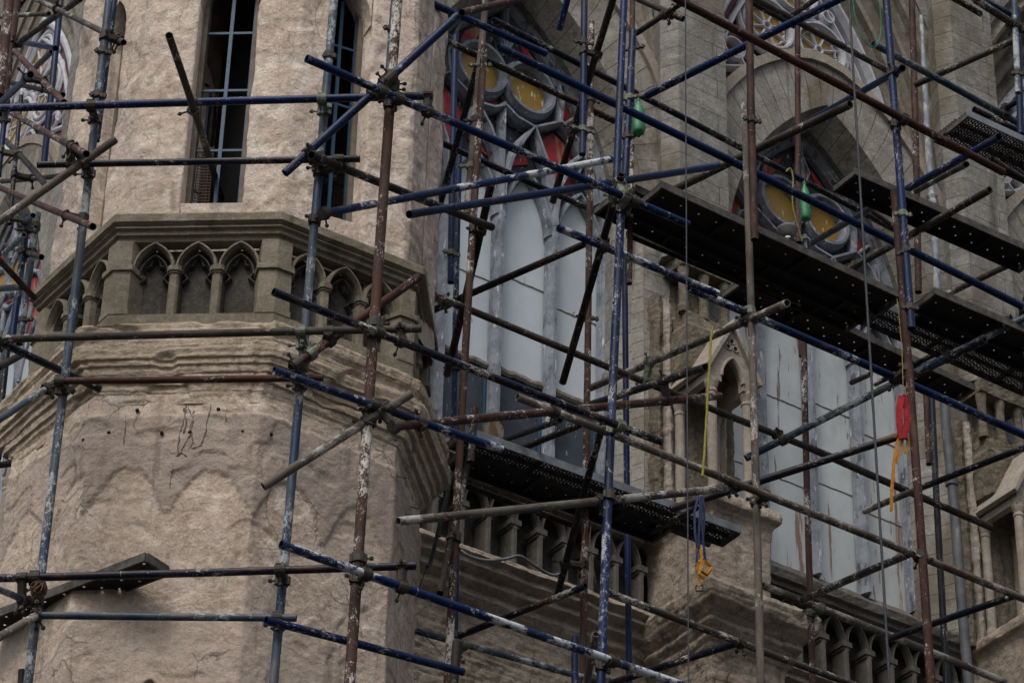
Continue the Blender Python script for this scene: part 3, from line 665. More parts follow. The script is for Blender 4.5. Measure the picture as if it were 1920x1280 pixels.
def arcade(fr, s0, s1, P, sp=.255):
    ra = MB(); path = lambda n: [fr.w(s0, n, 0)[:2], fr.w(s1, n, 0)[:2]]
    loft(ra, [(14.86, path(.35)), (14.88, path(.47)), (14.91, path(.48)), (14.925, path(.52)), (14.97, path(.52)), (14.985, path(.56)), (15.06, path(.57)), (15.09, path(.55)), (15.22, path(.30)), (15.52, path(.02))], .04, .03, rough(.006, 5, .006, 22), closed=False)
    ra = ra.build('arcade', 'arcade', P)
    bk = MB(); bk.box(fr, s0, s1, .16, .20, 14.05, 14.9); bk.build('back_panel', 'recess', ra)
    n = max(1, int(round((s1 - s0) / sp))); sp = (s1 - s0) / n; ar = MB(); cu = MB()
    for j in range(n):
        c = s0 + sp * (j + .5); ar.ribbon(fr, arch(c, sp / 2 - .014, 14.67, 14.905, 9), .026, .36, .44)
        0 and cu.ribbon(fr, [(c - .07, 14.2), (c - .07, 14.55), (c - .045, 14.6), (c - .07, 14.66), (c - .03, 14.72), (c, 14.8), (c + .03, 14.72), (c + .07, 14.66), (c + .045, 14.6), (c + .07, 14.55), (c + .07, 14.2)], .02, .26, .34)
    ar.build('pointed_arch', 'arcade', ra)
    for j in range(n + 1):
        s = s0 + sp * j; cm = MB()
        cm.prism(fr, [(s - .026, .26), (s - .026, .42), (s - .013, .44), (s + .013, .44), (s + .026, .42), (s + .026, .26)], 14.1, 14.62)
        for e, za, zb in ((.012, 14.60, 14.625), (.026, 14.625, 14.675), (.012, 14.675, 14.69)):
            cm.prism(fr, [(s - .026 - e, .26), (s - .026 - e, .42 + e), (s + .026 + e, .42 + e), (s + .026 + e, .26)], za, zb)
        cm.build('colonette', 'arcade', ra)
    rb = MB()
    for j in range(int((s1 - s0) * 26)):
        s = random.uniform(s0, s1); nn = random.uniform(.2, .53); r = random.uniform(.01, .03); z = 15.09 + (.55 - nn) * .52
        h = [fr.w(s + r * math.cos(a) * random.uniform(.7, 1.3), nn + r * math.sin(a) * random.uniform(.7, 1.2), z - .01 + (r if e else 0)) for e in (0, 1) for a in (0, 1.2, 2.5, 3.8, 5)]
        rb.grid([h[:5], h[5:]], closed=True); rb.quad(h[5:])
    rb.build('mortar_crumbs', 'rubble', ra)
def ledge(fr, s0, s1, P):
    mb = MB(); path = lambda n: [fr.w(s0, n, 0)[:2], fr.w(s1, n, 0)[:2]]
    loft(mb, [(14.15, path(.2)), (14.14, path(.62)), (14.08, path(.66)), (14.05, path(.60)), (14.0, path(.62)), (13.96, path(.54)), (13.9, path(.56)), (13.86, path(.48)), (13.80, path(.50)), (13.72, path(.42)), (12.9, path(.40)), (11.2, path(.40))][::-1], .016, .014, rough(.02, 3, .009, 15, .009), closed=False)
    mb.build('eroded_ledge', 'oldwall', P, smooth=True)
def pier(fr, p, P, brickcol='brick', second=False):
    lo = MB()
    lo.prism(fr, [(p - .60, .0), (p - .62, .24), (p - .44, .50), (p - .20, .52), (p - .18, .40), (p + .18, .40), (p + .2, .52), (p + .44, .50), (p + .62, .24), (p + .60, 0)], 15.0, 18.25); lo.build('lower_pier', 'ashlar', P)
    hi = MB(); hi.prism(fr, [(p - .30, .45), (p - .36, .62), (p - .27, .78), (p + .27, .78), (p + .36, .62), (p + .30, .45)], 17.75, 23.2); hi.build('upper_pier', 'ashlar', P)
    # shaft body behind the niche roof
    sh = MB(); rect = lambda a, n: [fr.w(p - a, .3, 0)[:2], fr.w(p - a, n, 0)[:2], fr.w(p + a, n, 0)[:2], fr.w(p + a, .3, 0)[:2]]
    loft(sh, [(15.0, rect(.20, .60)), (16.45, rect(.20, .60)), (16.5, rect(.27, .85)), (16.95, rect(.27, .86)), (17.02, rect(.23, .80)), (17.15, rect(.22, .78)), (17.16, rect(.12, .66)), (17.6, rect(.12, .66)), (17.62, rect(.27, .80)), (17.8, rect(.27, .82))], .03, .03, rough(.010, 4, .008, 16), closed=False)
    sh.build('buttress_shaft', 'shaft', P, smooth=False)
    for a, wd_, mt, nn_ in ((-.375, .045, 'shaft', .60), (-.285, .035, 'aed', .63), (.285, .035, 'aed', .63), (.375, .045, 'shaft', .60)):
        q_ = MB(); loft(q_, [(15.0, [fr.w(p + a - wd_, .3, 0)[:2], fr.w(p + a - wd_, nn_ - .02, 0)[:2], fr.w(p + a, nn_, 0)[:2], fr.w(p + a + wd_, nn_ - .02, 0)[:2], fr.w(p + a + wd_, .3, 0)[:2]]), (17.35, [fr.w(p + a - wd_, .3, 0)[:2], fr.w(p + a - wd_, nn_ - .02, 0)[:2], fr.w(p + a, nn_, 0)[:2], fr.w(p + a + wd_, nn_ - .02, 0)[:2], fr.w(p + a + wd_, .3, 0)[:2]])], .02, .025, rough(.016, 4, .010, 15), closed=False); q_.build('wall_shaft', mt, P)
    for a in (-.22, .0, .22):
        t = MB(); t.tube([fr.w(p + a, .74, 17.14), fr.w(p + a, .74, 17.2), fr.w(p + a, .74, 17.24), fr.w(p + a, .74, 17.5), fr.w(p + a, .74, 17.56), fr.w(p + a, .74, 17.66)], [.05, .05, .042, .042, .05, .055], 10); t.build('shaftlet', 'shaft', P)
    # niche with a gabled canopy
    ni = MB(); N0, N1 = .56, 1.12
    A = arch(p, .115, 16.32, 16.54, 8)
    out = [(p - .24, 16.26), (p - .235, 16.44), (p, 16.86), (p + .235, 16.44), (p + .24, 16.26), (p + .115, 16.26)] + A[::-1] + [(p - .115, 16.26)]
    for n0, n1 in ((N1 - .07, N1),):
        half = len(A) // 2
        Lp = [(p - .24, 16.26), (p - .235, 16.44), (p, 16.86)] + A[:half + 1][::-1] + [(p - .115, 16.26)]
        Rp = [(p + .24, 16.26), (p + .115, 16.26)] + A[half:][::-1] + [(p, 16.86), (p + .235, 16.44)]
        ni.plate(fr, Lp, n0, n1); ni.plate(fr, Rp, n0, n1)
    ni.ribbon(fr, A, .03, N1 - .02, N1 + .02)
    for sg in (-1, 1): ni.box(fr, p + sg * .20 - .035, p + sg * .20 + .035, N0, N1 - .075, 16.27, 16.46)
    ni.box(fr, p - .24, p + .24, N0 - .1, N0, 15.15, 16.5)
    ni = ni.build('niche', 'aed', P)
    tr = MB()
    for x, z in ((0, .045), (-.037, -.02), (.037, -.02)): tr.ribbon(fr, circ(p + x, 16.665 + z, .028, 10), .016, N1 - .002, N1 + .012, closed=True)
    tr.build('trefoil_rim', 'aed', ni)
    td = MB()
    for q_, (x, z) in enumerate(((0, .045), (-.037, -.02), (.037, -.02))): td.plate(fr, circ(p + x, 16.665 + z, .026, 10), N1 - .01, N1 + .002 + .001 * q_)
    td.build('trefoil_shade', 'void', ni)  # black discs on the gable face, recess shade put into the colour
    rf = MB()
    for sg in (-1, 1):
        sec = [(p, 16.93), (p + sg * .30, 16.36), (p + sg * .26, 16.34), (p, 16.84)]
        rf.plate(fr, sec if sg < 0 else sec[::-1], N0 - .06, N1 + .045)
    rf.build('niche_roof', 'aed', ni, bevel=.006)
    for a in (-.185, .185):
        for nn in (N0 + .06, N1 - .05):
            t = MB(); f = lambda z: fr.w(p + a, nn, z)
            t.tube([f(15.1), f(15.16), f(15.19), f(15.21), f(16.14), f(16.15), f(16.165), f(16.18), f(16.24), f(16.27)], [.062, .062, .055, .044, .043, .05, .05, .044, .062, .064], 14); t.build('colonette', 'aed', ni)
    # pedestal
    pe = MB(); R2 = lambda a, n: [fr.w(p - a, .3, 0)[:2], fr.w(p - a, n, 0)[:2], fr.w(p + a, n, 0)[:2], fr.w(p + a, .3, 0)[:2]]
    loft(pe, [(14.12, R2(.29, 1.18)), (14.72, R2(.30, 1.19)), (14.88, R2(.30, 1.20)), (14.93, R2(.32, 1.22)), (14.96, R2(.355, 1.27)), (15.0, R2(.36, 1.275)), (15.05, R2(.35, 1.26)), (15.10, R2(.30, 1.22)), (15.12, R2(.05, .9))], .016, .016, rough(.014, 4, .008, 15), closed=False)
    pe = pe.build('pedestal', 'oldwall', P, smooth=True)
    c2 = MB(); loft(c2, [(11.0, R2(.36, 1.24)), (13.55, R2(.36, 1.24)), (13.6, R2(.38, 1.26)), (13.66, R2(.42, 1.31)), (13.7, R2(.41, 1.30)), (13.76, R2(.46, 1.36)), (13.8, R2(.45, 1.35)), (13.86, R2(.50, 1.42)), (13.9, R2(.53, 1.47)), (14.02, R2(.56, 1.50)), (14.07, R2(.54, 1.47)), (14.16, R2(.32, 1.2)), (14.17, R2(.1, .9))], .016, .015, rough(.022, 3.2, .010, 15, .008), closed=False)
    c2.build('pedestal_cornice', 'oldwall', pe, smooth=True)
    b_ = MB(); loft(b_, [(11.0, R2(.375, 1.255)), (13.35, R2(.375, 1.255)), (13.42, R2(.35, 1.23))], .02, .02, rough(.02, 4, .008, 18), closed=False); b_.build('exposed_masonry', brickcol, pe, smooth=True)

nave = thing('church_nave', 'grey stone church side wall with tracery windows between gabled buttress niches', 'church', tuple(NV.w(1.7, 0, 0)))
bk = MB(); bk.box(NV, -3.5, 12, -.5, -.05, 10, 25); bk.build('rear_wall', 'ashlar', nave)
for i, c in enumerate((-.78, 2.62, 6.02)):
    bay(NV, c, nave, lowdark=(i == 0), pane='pane' if i != 1 else 'pane2')
    arcade(NV, c - 1.25, c + 1.25, nave); ledge(NV, c - 1.5, c + 1.4, nave)
for p in (.92, 4.32, 7.72): pier(NV, p, nave)
ledge(NV, -3.4, -2.27, nave)
trans = thing('church_transept', 'shaded church wall with grey tracery and yellow glass seen left of the tower', 'church', tuple(TL.w(0, 0, 0)))
bk = MB(); bk.box(TL, -6, 2.2, -.5, -.05, 10, 26); bk.build('rear_wall', 'ashlar', trans)
for c in (-3.4, 0): bay(TW, c, trans); arcade(TW, c - 1.25, c + 1.25, trans); ledge(TW, c - 1.5, c + 1.4, trans)
for p in (-1.7, 1.7): pier(TW, p, trans)
# ================================================================== SCAFFOLD
front = azv(math.degrees(math.atan2(*(pC - pB))) + 90)
def plane(code):
    if isinstance(code, (int, float)): return NV.P + NV.N * code, NV.N
    if code[0] == 'f': return np.array([*pC, 0]) + front * float(code[1:]), front
    if code[0] == 'L': return TL.P + TL.N * float(code[1:]), TL.N
scafs = {
    'T': thing('tower_scaffold', 'scaffold of blue, rusty and grey tubes around the stone tower', 'scaffold', tuple(NV.w(-3.2, 5.4, 0))),
    'N': thing('nave_scaffold', 'scaffold of clamped steel tubes in front of the tall tracery windows, right of the tower', 'scaffold', tuple(NV.w(1.5, 4.5, 0))),
    'L': thing('transept_scaffold', 'distant tangle of scaffold tubes behind the left edge of the tower', 'scaffold', tuple(TL.w(0, 2, 0)))}
TUBES = []
def tube(sc_, kind, mat, x1, y1, c1, x2, y2, c2, wpx, label=None):
    a = onpl(x1, y1, *plane(c1)) if not isinstance(c1, tuple) else at(x1, y1, c1[0])
    b = at(x2, y2, a[2]) if c2 == 'h' else onpl(x2, y2, *plane(c2))
    if c1 == 'h': a = at(x1, y1, b[2])
    r = wpx * 1.07 / 2 * (dist(a) + dist(b)) / 2 / FPX
    d = b - a; L = float(np.linalg.norm(d)); mb = MB(); seg = 18; ri = r - .0045
    ring = lambda rr, z: [(rr * math.cos(2 * math.pi * j / seg), rr * math.sin(2 * math.pi * j / seg), z) for j in range(seg)]
    nz = max(1, int(L / .5)); rows = []
    bend = random.uniform(-.004, .004)
    for k in range(nz + 1):
        z = L * k / nz; o_ = bend * math.sin(math.pi * k / nz) * L
        rows.append([(x + o_, y, zz) for x, y, zz in ring(r, z)])
    mb.grid([ring(ri, .12), ring(ri, 0)] + rows + [ring(ri, L), ring(ri, L - .12)], closed=True)
    me_name = {'s': 'upright_tube', 'l': 'ledger_tube', 'c': 'cross_tube', 'b': 'brace_tube'}[kind]
    mb_ = mb.build(me_name, mat, None, smooth=True)
    mb_.data.polygons.foreach_set('use_smooth', [True] * len(mb_.data.polygons))
    try: mb_.data.set_sharp_from_angle(angle=R(50))
    except Exception: pass
    dv = Vector(d).normalized(); q = dv.to_track_quat('Z', 'Y'); Mx = Matrix.Translation(Vector(a)) @ q.to_matrix().to_4x4()
    mb_.matrix_world = Mx; par = scafs[sc_]
    mb_.parent = par; mb_.matrix_parent_inverse = Matrix.Translation(par.location).inverted(); mb_.matrix_basis = Mx
    WM[mb_.name] = Mx
    if label: mb_['label'] = label
    TUBES.append(dict(o=mb_, a=Vector(a), b=Vector(b), r=r, sc=sc_, kind=kind, p1=(x1, y1), p2=(x2, y2), d=dv, par=par)); return mb_
A_, B2, C_, D_ = 5.45, 3.9, 2.4, 1.6
LT = [
 # uprights, tower
 ('T','s','C',207,-20,'f.60',50,1300,'f.60',15.5,'worn pale blue upright'), ('T','s','S',217,-20,'f.48',181,264,'f.48',12),
 ('T','s','C',628,-20,'f.62',511,1300,'f.62',15.5), ('T','s','C',739,-10,5.5,728,133,5.5,10.5),
 ('T','s','Q',747,-20,5.62,654,1300,5.62,18.5,'long rusty brown upright with white specks'),
 # uprights, nave
 ('N','s','T',912,-14,3.98,875,402,3.98,12.5), ('N','s','Q',908,88,4.1,838,1300,4.1,13.5),
 ('N','s','B',854,68,2.5,845,530,2.5,11.5), ('N','s','B',862,250,2.3,850,830,2.3,10.5),
 ('N','s','B',1096,-20,B2,1092,290,B2,12), ('N','s','Q',1109,42,3.5,1092,1300,3.5,12),
 ('N','s','B',1171,-20,5.3,1156,338,5.3,13), ('N','s','S',1168,328,A_,1126,1300,A_,15.5,'blue upright smeared with white paint'),
 ('N','s','B',1187,58,4.6,1172,334,4.6,13), ('N','s','Q',1186,-20,4.0,1180,532,4.0,10), ('N','s','B',1171,478,3.2,1180,1300,3.2,11),
 ('N','s','K',1404,-20,5.3,1415,450,5.3,14), ('N','s','T',1396,196,5.15,1427,1300,5.15,13.5),
 ('N','s','K',1495,-20,2.9,1497,455,2.9,10.5), ('N','s','K',1499,570,2.6,1503,668,2.6,10), ('N','s','Q',1506,570,3.2,1525,1300,3.2,11.5),
 ('N','s','B',1660,-20,A_,1709,616,A_,14), ('N','s','R',1677,358,5.3,1747,1300,5.3,15.5),
 ('N','s','K',1709,-20,2.9,1722,548,2.9,12), ('N','s','N',1746,725,3.0,1777,1300,3.0,12), ('N','s','K',1736,725,2.8,1742,870,2.8,11),
 ('N','s','B',1906,16,4.9,1914,252,4.9,12), ('N','s','C',1901,-20,5.1,1909,175,5.1,11),
 ('N','s','B',1078,1193,5.0,1078,1300,5.0,13), ('N','s','D',890,766,4.6,882,866,4.6,13), ('N','s','D',857,1203,4.9,849,1300,4.9,17),
 ('N','s','T',1117,1188,5.0,1096,1300,4.6,14), ('T','s','D',41,1256,'f.4',39,1300,'f.4',13),
 ('N','s','D',884,840,3.7,825,1112,4.3,12), ('N','s','B',856,880,2.8,851,1300,3.6,9),
 # horizontals in front of the tower
 ('T','l','B',0,203,'f.74',803,180,'f.74',14.5,'straight blue tube across the belfry opening'), ('T','l','N',70,309,'f.70',675,298,'f.70',12.5),
 ('T','l','G',-20,636,'f.76',790,616,'f.76',14), ('T','l','R',112,714,'f.70',606,708,'f.70',13), ('T','l','N',-20,1084,'f.74',780,1060,'f.74',14.5),
 ('T','l','C',78,1153,'f.70',556,1158,'f.70',13.5),
 ('T','c','D',317,67,'f1.9',415,372,'f-.9',12.5,'blackened tube pushed through the belfry opening'),
 ('T','b','T',216,262,'f.85',-20,428,'f.9',14.5), ('T','b','N',-20,632,'f.8',187,729,'f.2',14), ('T','b','C',-20,799,'f1.0',100,720,'f.5',12),
 ('T','l','D',-10,478,'f.9',64,558,'f.4',11), ('T','c','R',785,519,A_,546,689,'f.8',15.5,'open ended rusty tube'), ('T','c','T',771,738,5.75,494,912,'f.9',15.5,'cement caked tube wrapped in tape'),
 ('T','b','N',513,547,5.72,1240,828,5.5,14.5,'long dark tube sloping down from the tower'), ('T','l','W',514,694,5.72,940,842,5.6,15), ('T','l','W',527,1020,5.75,1280,1284,5.5,15.5,'blue tube splashed with white paint'),
 ('T','l','B',499,1162,5.5,868,1259,5.3,14.5), ('T','l','S',575,110,5.75,1290,421,5.55,14.5), ('T','b','B',859,29,5.9,534,325,'f.9',15,'open ended blue brace'),
 ('T','b','D',584,291,5.5,922,426,4.3,14.5), ('T','c','W',608,400,5.3,1162,296,5.0,13.5), ('T','c','B',767,402,5.1,1347,311,4.4,13.5),
 ('N','c','R',740,799,5.7,1349,742,4.6,15,'rusty red tube'), ('N','c','T',746,977,5.6,1372,914,5.2,15), ('N','c','N',1258,954,4.5,1690,816,5.4,14),
 ('T','c','C',-20,1096,'f1.2',52,1127,'f.6',12.5), ('T','c','T',-20,1204,'f1.4',68,1154,'f.7',15.5),
 # nave ledgers
 ('N','l','T',970,744,5.2,1940,1130,5.3,14), ('N','l','C',775,1181,3.6,1210,1302,3.6,11.5),
 ('N','c','N',853,1194,3.4,1098,1098,'h',12.5), ('N','l','G',1140,1110,4.6,1620,1290,4.6,13),
 ('N','c','N',1140,1282,3.6,1388,1203,4.6,13), ('N','c','D',804,585,2.6,1095,458,4.0,12.5), ('N','l','G',811,552,3.9,1560,856,3.7,12.5), ('N','l','G',1520,840,3.7,1858,988,3.6,13),
 ('N','b','D',1153,-12,4.3,1036,380,3.0,12.5), ('N','b','B',1068,-15,4.0,1048,57,3.8,12), ('N','b','D',1165,328,5.6,1055,717,4.0,13.5), ('N','b','K',921,344,4.5,838,702,2.9,14), ('N','b','D',904,90,3.6,815,420,2.6,12),
 ('N','l','B',780,-6,4.2,1024,101,4.2,13), ('N','l','N',925,38,3.75,1676,430,3.5,11.5), ('N','l','B',935,88,4.8,1940,586,4.9,14), ('N','l','D',820,69,3.4,1152,227,3.4,12), ('N','l','N',810,260,2.9,1155,414,2.8,11.5),
 ('N','l','W',1046,427,5.1,1346,551,5.2,14), ('N','l','S',1292,540,5.1,1940,824,5.2,14.5), ('N','l','R',1262,-5,5.6,1881,323,5.5,14.5,'rusty brown ledger'), ('N','l','D',1860,300,5.35,1940,350,5.3,13),
 ('N','b','B',1212,180,4.0,1592,-10,5.6,14), ('N','b','B',1692,128,5.6,1475,250,3.4,12), ('N','b','G',1594,196,5.6,1264,356,3.8,15),
 ('N','c','G',1192,-4,3.5,1281,36,3.8,12), ('N','b','D',1193,63,3.4,1290,-2,4.0,10.5), ('N','l','G',1410,-6,3.4,1664,132,3.4,12), ('N','b','G',1540,-8,3.6,1480,32,3.0,10),
 ('N','l','N',1404,2,3.2,1490,50,3.2,10), ('N','l','C',1637,82,4.4,1940,248,4.4,12.5), ('N','c','G',1716,159,3.2,1906,74,'h',12), ('N','l','D',1780,-8,4.7,1840,27,4.7,11), ('N','l','G',1826,-2,5.1,1920,58,5.1,14), ('N','l','B',1836,-4,4.3,1904,32,4.3,10),
 ('N','c','D',1868,212,4.3,1912,188,4.6,10.5), ('N','l','N',1826,205,3.9,1930,256,3.9,11.5), ('N','c','B',1700,355,4.3,1873,257,5.5,14), ('N','c','G',1718,358,3.2,1812,308,4.4,11),
 ('N','c','G',1856,356,5.5,1575,514,3.8,13), ('N','c','N',1672,368,4.8,1524,455,3.2,12), ('N','c','G',1930,478,4.6,1775,552,3.6,11), ('N','c','N',1847,637,4.9,1702,709,4.2,13), ('N','c','C',1940,586,5.0,1398,859,3.6,13),
 ('N','c','T',1476,568,5.6,1107,727,3.0,13.5), ('N','c','N',1323,688,5.3,1108,758,4.0,13.5), ('N','c','N',1050,787,4.6,930,829,3.6,11.5), ('N','c','D',1086,797,4.6,962,847,3.6,12),
 ('N','c','G',1632,701,3.8,1597,717,3.4,9.5), ('N','c','N',1702,1039,5.2,1506,1123,3.5,13.5), ('N','c','N',1908,1114,5.2,1670,1196,3.9,12.5), ('N','l','T',1430,1097,3.3,1884,1278,3.3,13.5),
 ('N','c','T',1718,918,4.4,1622,958,3.2,11.5), ('N','c','N',1935,833,4.8,1727,914,3.9,11.5), ('N','l','G',925,906,2.9,1158,986,2.9,11), ('N','l','D',866,907,3.3,1080,986,3.3,12), ('N','l','D',1195,965,3.2,1330,1020,3.2,12),
 ('N','b','D',1132,788,4.6,1046,1112,3.2,13), ('N','c','R',866,24,4.6,1010,-10,4.0,13), ('N','c','R',812,32,3.9,856,26,4.1,10), ('N','c','D',1215,1000,3.4,1305,952,4.4,11), ('N','c','T',812,560,2.7,850,566,2.9,10),
 ('N','c','D',1550,520,3.0,1740,425,4.4,10), ('N','l','G',1560,340,3.7,1668,420,3.6,9), ('N','c','N',1896,594,4.6,1640,720,3.2,10),
 # transept tangle
 ('L','s','Q',18,-10,'L2.6',-2,180,'L2.6',18), ('L','s','Q',33,-10,'L2.4',4,215,'L2.4',15), ('L','s','Q',32,5,'L2.0',9,185,'L2.0',10),
 ('L','s','B',115,-10,'L2.0',82,310,'L2.0',11.5), ('L','s','N',40,180,'L2.5',18,420,'L2.5',8), ('L','s','S',52,405,'L2.3',22,640,'L2.3',12.5), ('L','s','C',70,400,'L2.1',36,645,'L2.1',13.5),
 ('L','s','B',11,200,'L2.8',-3,330,'L2.8',10), ('L','s','N',15,640,'L2.3',2,760,'L2.3',12), ('L','s','B',8,770,'L2.4',-4,860,'L2.4',12),
 ('L','b','G',66,-2,'L2.6',232,80,'L3.4',10), ('L','b','G',150,-2,'L2.9',26,88,'L2.3',11.5), ('L','l','G',-5,32,'L1.8',92,26,'L1.8',8),
 ('L','b','R',28,96,'L2.6',120,193,'L3.3',11.5), ('L','b','B',57,140,'L3.2',-5,198,'L2.8',12), ('L','l','B',50,81,'L2.2',104,91,'L2.4',10), ('L','b','N',98,96,'L2.0',57,136,'L1.8',10),
 ('L','b','R',20,211,'L2.9',162,289,'L3.8',11.5), ('L','b','D',10,264,'L2.4',87,349,'L3.2',11), ('L','l','D',4,340,'L2.1',112,330,'L2.6',9), ('L','b','R',-5,350,'L2.8',174,425,'L3.8',11.5),
 ('L','l','D',8,152,'L2.0',118,178,'L2.4',9), ('L','b','C',45,440,'L2.6',8,475,'L2.4',10), ('L','b','G',10,460,'L2.0',78,482,'L2.4',10), ('L','l','N',-5,541,'L2.6',42,538,'L2.6',12),
 ('L','b','D',-5,690,'L2.8',40,665,'L2.4',13), ('L','b','N',-5,850,'L2.6',30,820,'L2.4',10), ('L','b','D',-5,872,'L2.6',26,868,'L2.4',12), ('L','b','N',-5,62,'L2.2',45,0,'L2.2',9),
 ('L','s','D',1,700,'L2.2',-8,900,'L2.2',14), ('L','b','S',38,420,'L2.2',62,404,'L2.6',9),
]
for a in LT: tube(*a)
PXT = []
def toimg(p):
    c = CM.T @ (np.array(p) - CAM); return PPX + FPX * c[0] / c[2], PPY + FPX * c[1] / c[2]
def cylseg(mb, p, d, r, h, seg=12):
    d = Vector(d).normalized(); mb.tube([Vector(p) - d * h / 2, Vector(p) + d * h / 2], r, seg)
def closest(t, q):
    p1, d1, p2, d2 = t['a'], t['d'], q['a'], q['d']; w0 = p1 - p2; b = d1.dot(d2); den = 1 - b * b
    if den < .02: return None
    d_, e = d1.dot(w0), d2.dot(w0); s = (b * e - d_) / den; u = (e - b * d_) / den
    L1 = (t['b'] - t['a']).length; L2 = (q['b'] - q['a']).length
    if not (-.03 < s < L1 + .03 and -.03 < u < L2 + .03): return None
    return p1 + d1 * s, p2 + d2 * u
def bolt(mb, p, d, l):
    mb.tube([p, p + d * l], .006, 6); mb.tube([p + d * (l * .72), p + d * (l * .72 + .012)], .013, 6)
def make_coupler(t, P1, q=None, P2=None, pale=False):
    mb = MB(); d1 = t['d']
    cylseg(mb, P1, d1, t['r'] + .009, .058)
    view = (Vector(CAM) - P1).normalized()
    if q is not None:
        cylseg(mb, P2, q['d'], q['r'] + .009, .058); g = (P2 - P1)
        if g.length > .001: mb.tube([P1 + g.normalized() * t['r'] * .8, P2 - g.normalized() * q['r'] * .8], .028, 6)
        s = d1.cross(g.normalized() if g.length > .01 else view).normalized()
    else: s = d1.cross(view).normalized()
    for sg in (-1, 1):
        c0 = P1 + s * sg * (t['r'] + .006)
        mb.tube([c0 - d1 * .024, c0 + d1 * .024], .014, 6)
        if sg == 1 or random.random() < .4: bolt(mb, c0 - view * .03, (view + s * sg * .9).normalized(), random.uniform(.06, .085))
    if q is not None:
        s2 = q['d'].cross(view).normalized()
        for sg in (-1, 1):
            c0 = P2 + s2 * sg * (q['r'] + .006); mb.tube([c0 - q['d'] * .024, c0 + q['d'] * .024], .011, 6)
        bolt(mb, P2 + s2 * (q['r'] + .004), (s2 + view * .5).normalized(), random.uniform(.05, .08))
    mb.build('coupler', 'coupg' if pale else 'coup', t['o'])
ncp = 0
for i, t in enumerate(TUBES):
    for q in TUBES[i + 1:]:
        if t['sc'] == 'L' and q['sc'] == 'L' and random.random() < .3: continue
        r_ = closest(t, q)
        if r_ is None: continue
        g = (r_[0] - r_[1]).length
        if g < t['r'] + q['r'] + .10:
            x, y = toimg(r_[0])
            if -20 < x < 1940 and -20 < y < 1300: make_coupler(t, r_[0], q, r_[1], random.random() < .10); ncp += 1; PXT.append((int(x), int(y)))
# parallel clamps on doubled uprights and places where the photo shows a coupler
def nearest(x, y, kinds):
    best = None
    for t in TUBES:
        if t['kind'] not in kinds: continue
        (x1, y1), (x2, y2) = t['p1'], t['p2']; l2 = (x2 - x1) ** 2 + (y2 - y1) ** 2; k = max(0, min(1, ((x - x1) * (x2 - x1) + (y - y1) * (y2 - y1)) / l2))
        dd = math.hypot(x1 + k * (x2 - x1) - x, y1 + k * (y2 - y1) - y)
        if best is None or dd < best[0]: best = (dd, t)
    return best[1]
for x, y, lp, tl in ((895, 122, 46, 0), (890, 226, 46, 0), (885, 312, 52, 0), (1180, 92, 52, -12), (1178, 184, 56, -14), (1172, 256, 54, -8), (1098, 80, 40, 6), (1095, 243, 52, 14), (850, 475, 36, 10), (1412, 225, 38, 8), (1690, 402, 36, 3), (1702, 577, 34, 2),
        (186, 96, 34, 6), (178, 178, 34, 4), (610, 104, 26, 2), (602, 198, 26, 2), (733, 55, 34, 8), (840, 690, 44, 4), (34, 430, 44, 6), (36, 600, 44, -6), (12, 227, 24, 0), (1908, 138, 24, 2), (1700, 470, 40, -16), (1100, 595, 44, 8), (1240, 270, 10, 0)):
    t = nearest(x, y, 's'); k = None; ra_ = ray(x, y); ra_ = Vector(ra_ / np.linalg.norm(ra_)); w0 = Vector(CAM) - t['a']; b = ra_.dot(t['d']); s = (t['d'].dot(w0) - b * ra_.dot(w0)) / (1 - b * b); P1 = t['a'] + t['d'] * s
    hx = Vector(CM @ np.array([1., tl / lp, 0])).normalized(); l = lp * dist(P1) / FPX
    mb = MB(); cylseg(mb, P1, t['d'], t['r'] + .007, .045); vw = (Vector(CAM) - P1).normalized(); c0 = P1 + vw * (t['r'] * .9)
    mb.tube([c0 - hx * l / 2, c0 - hx * l * .3, c0 + hx * l * .3, c0 + hx * l / 2], [.006, .012, .012, .006], 7)
    for s_ in (-.34, -.1, .22, .4): mb.tube([c0 + hx * l * s_ - Vector((0, 0, .014)), c0 + hx * l * s_ + Vector((0, 0, .016))], .012, 6)
    mb.build('clamp', 'coupg' if random.random() < .35 else 'coup', t['o'])
print('couplers', ncp)

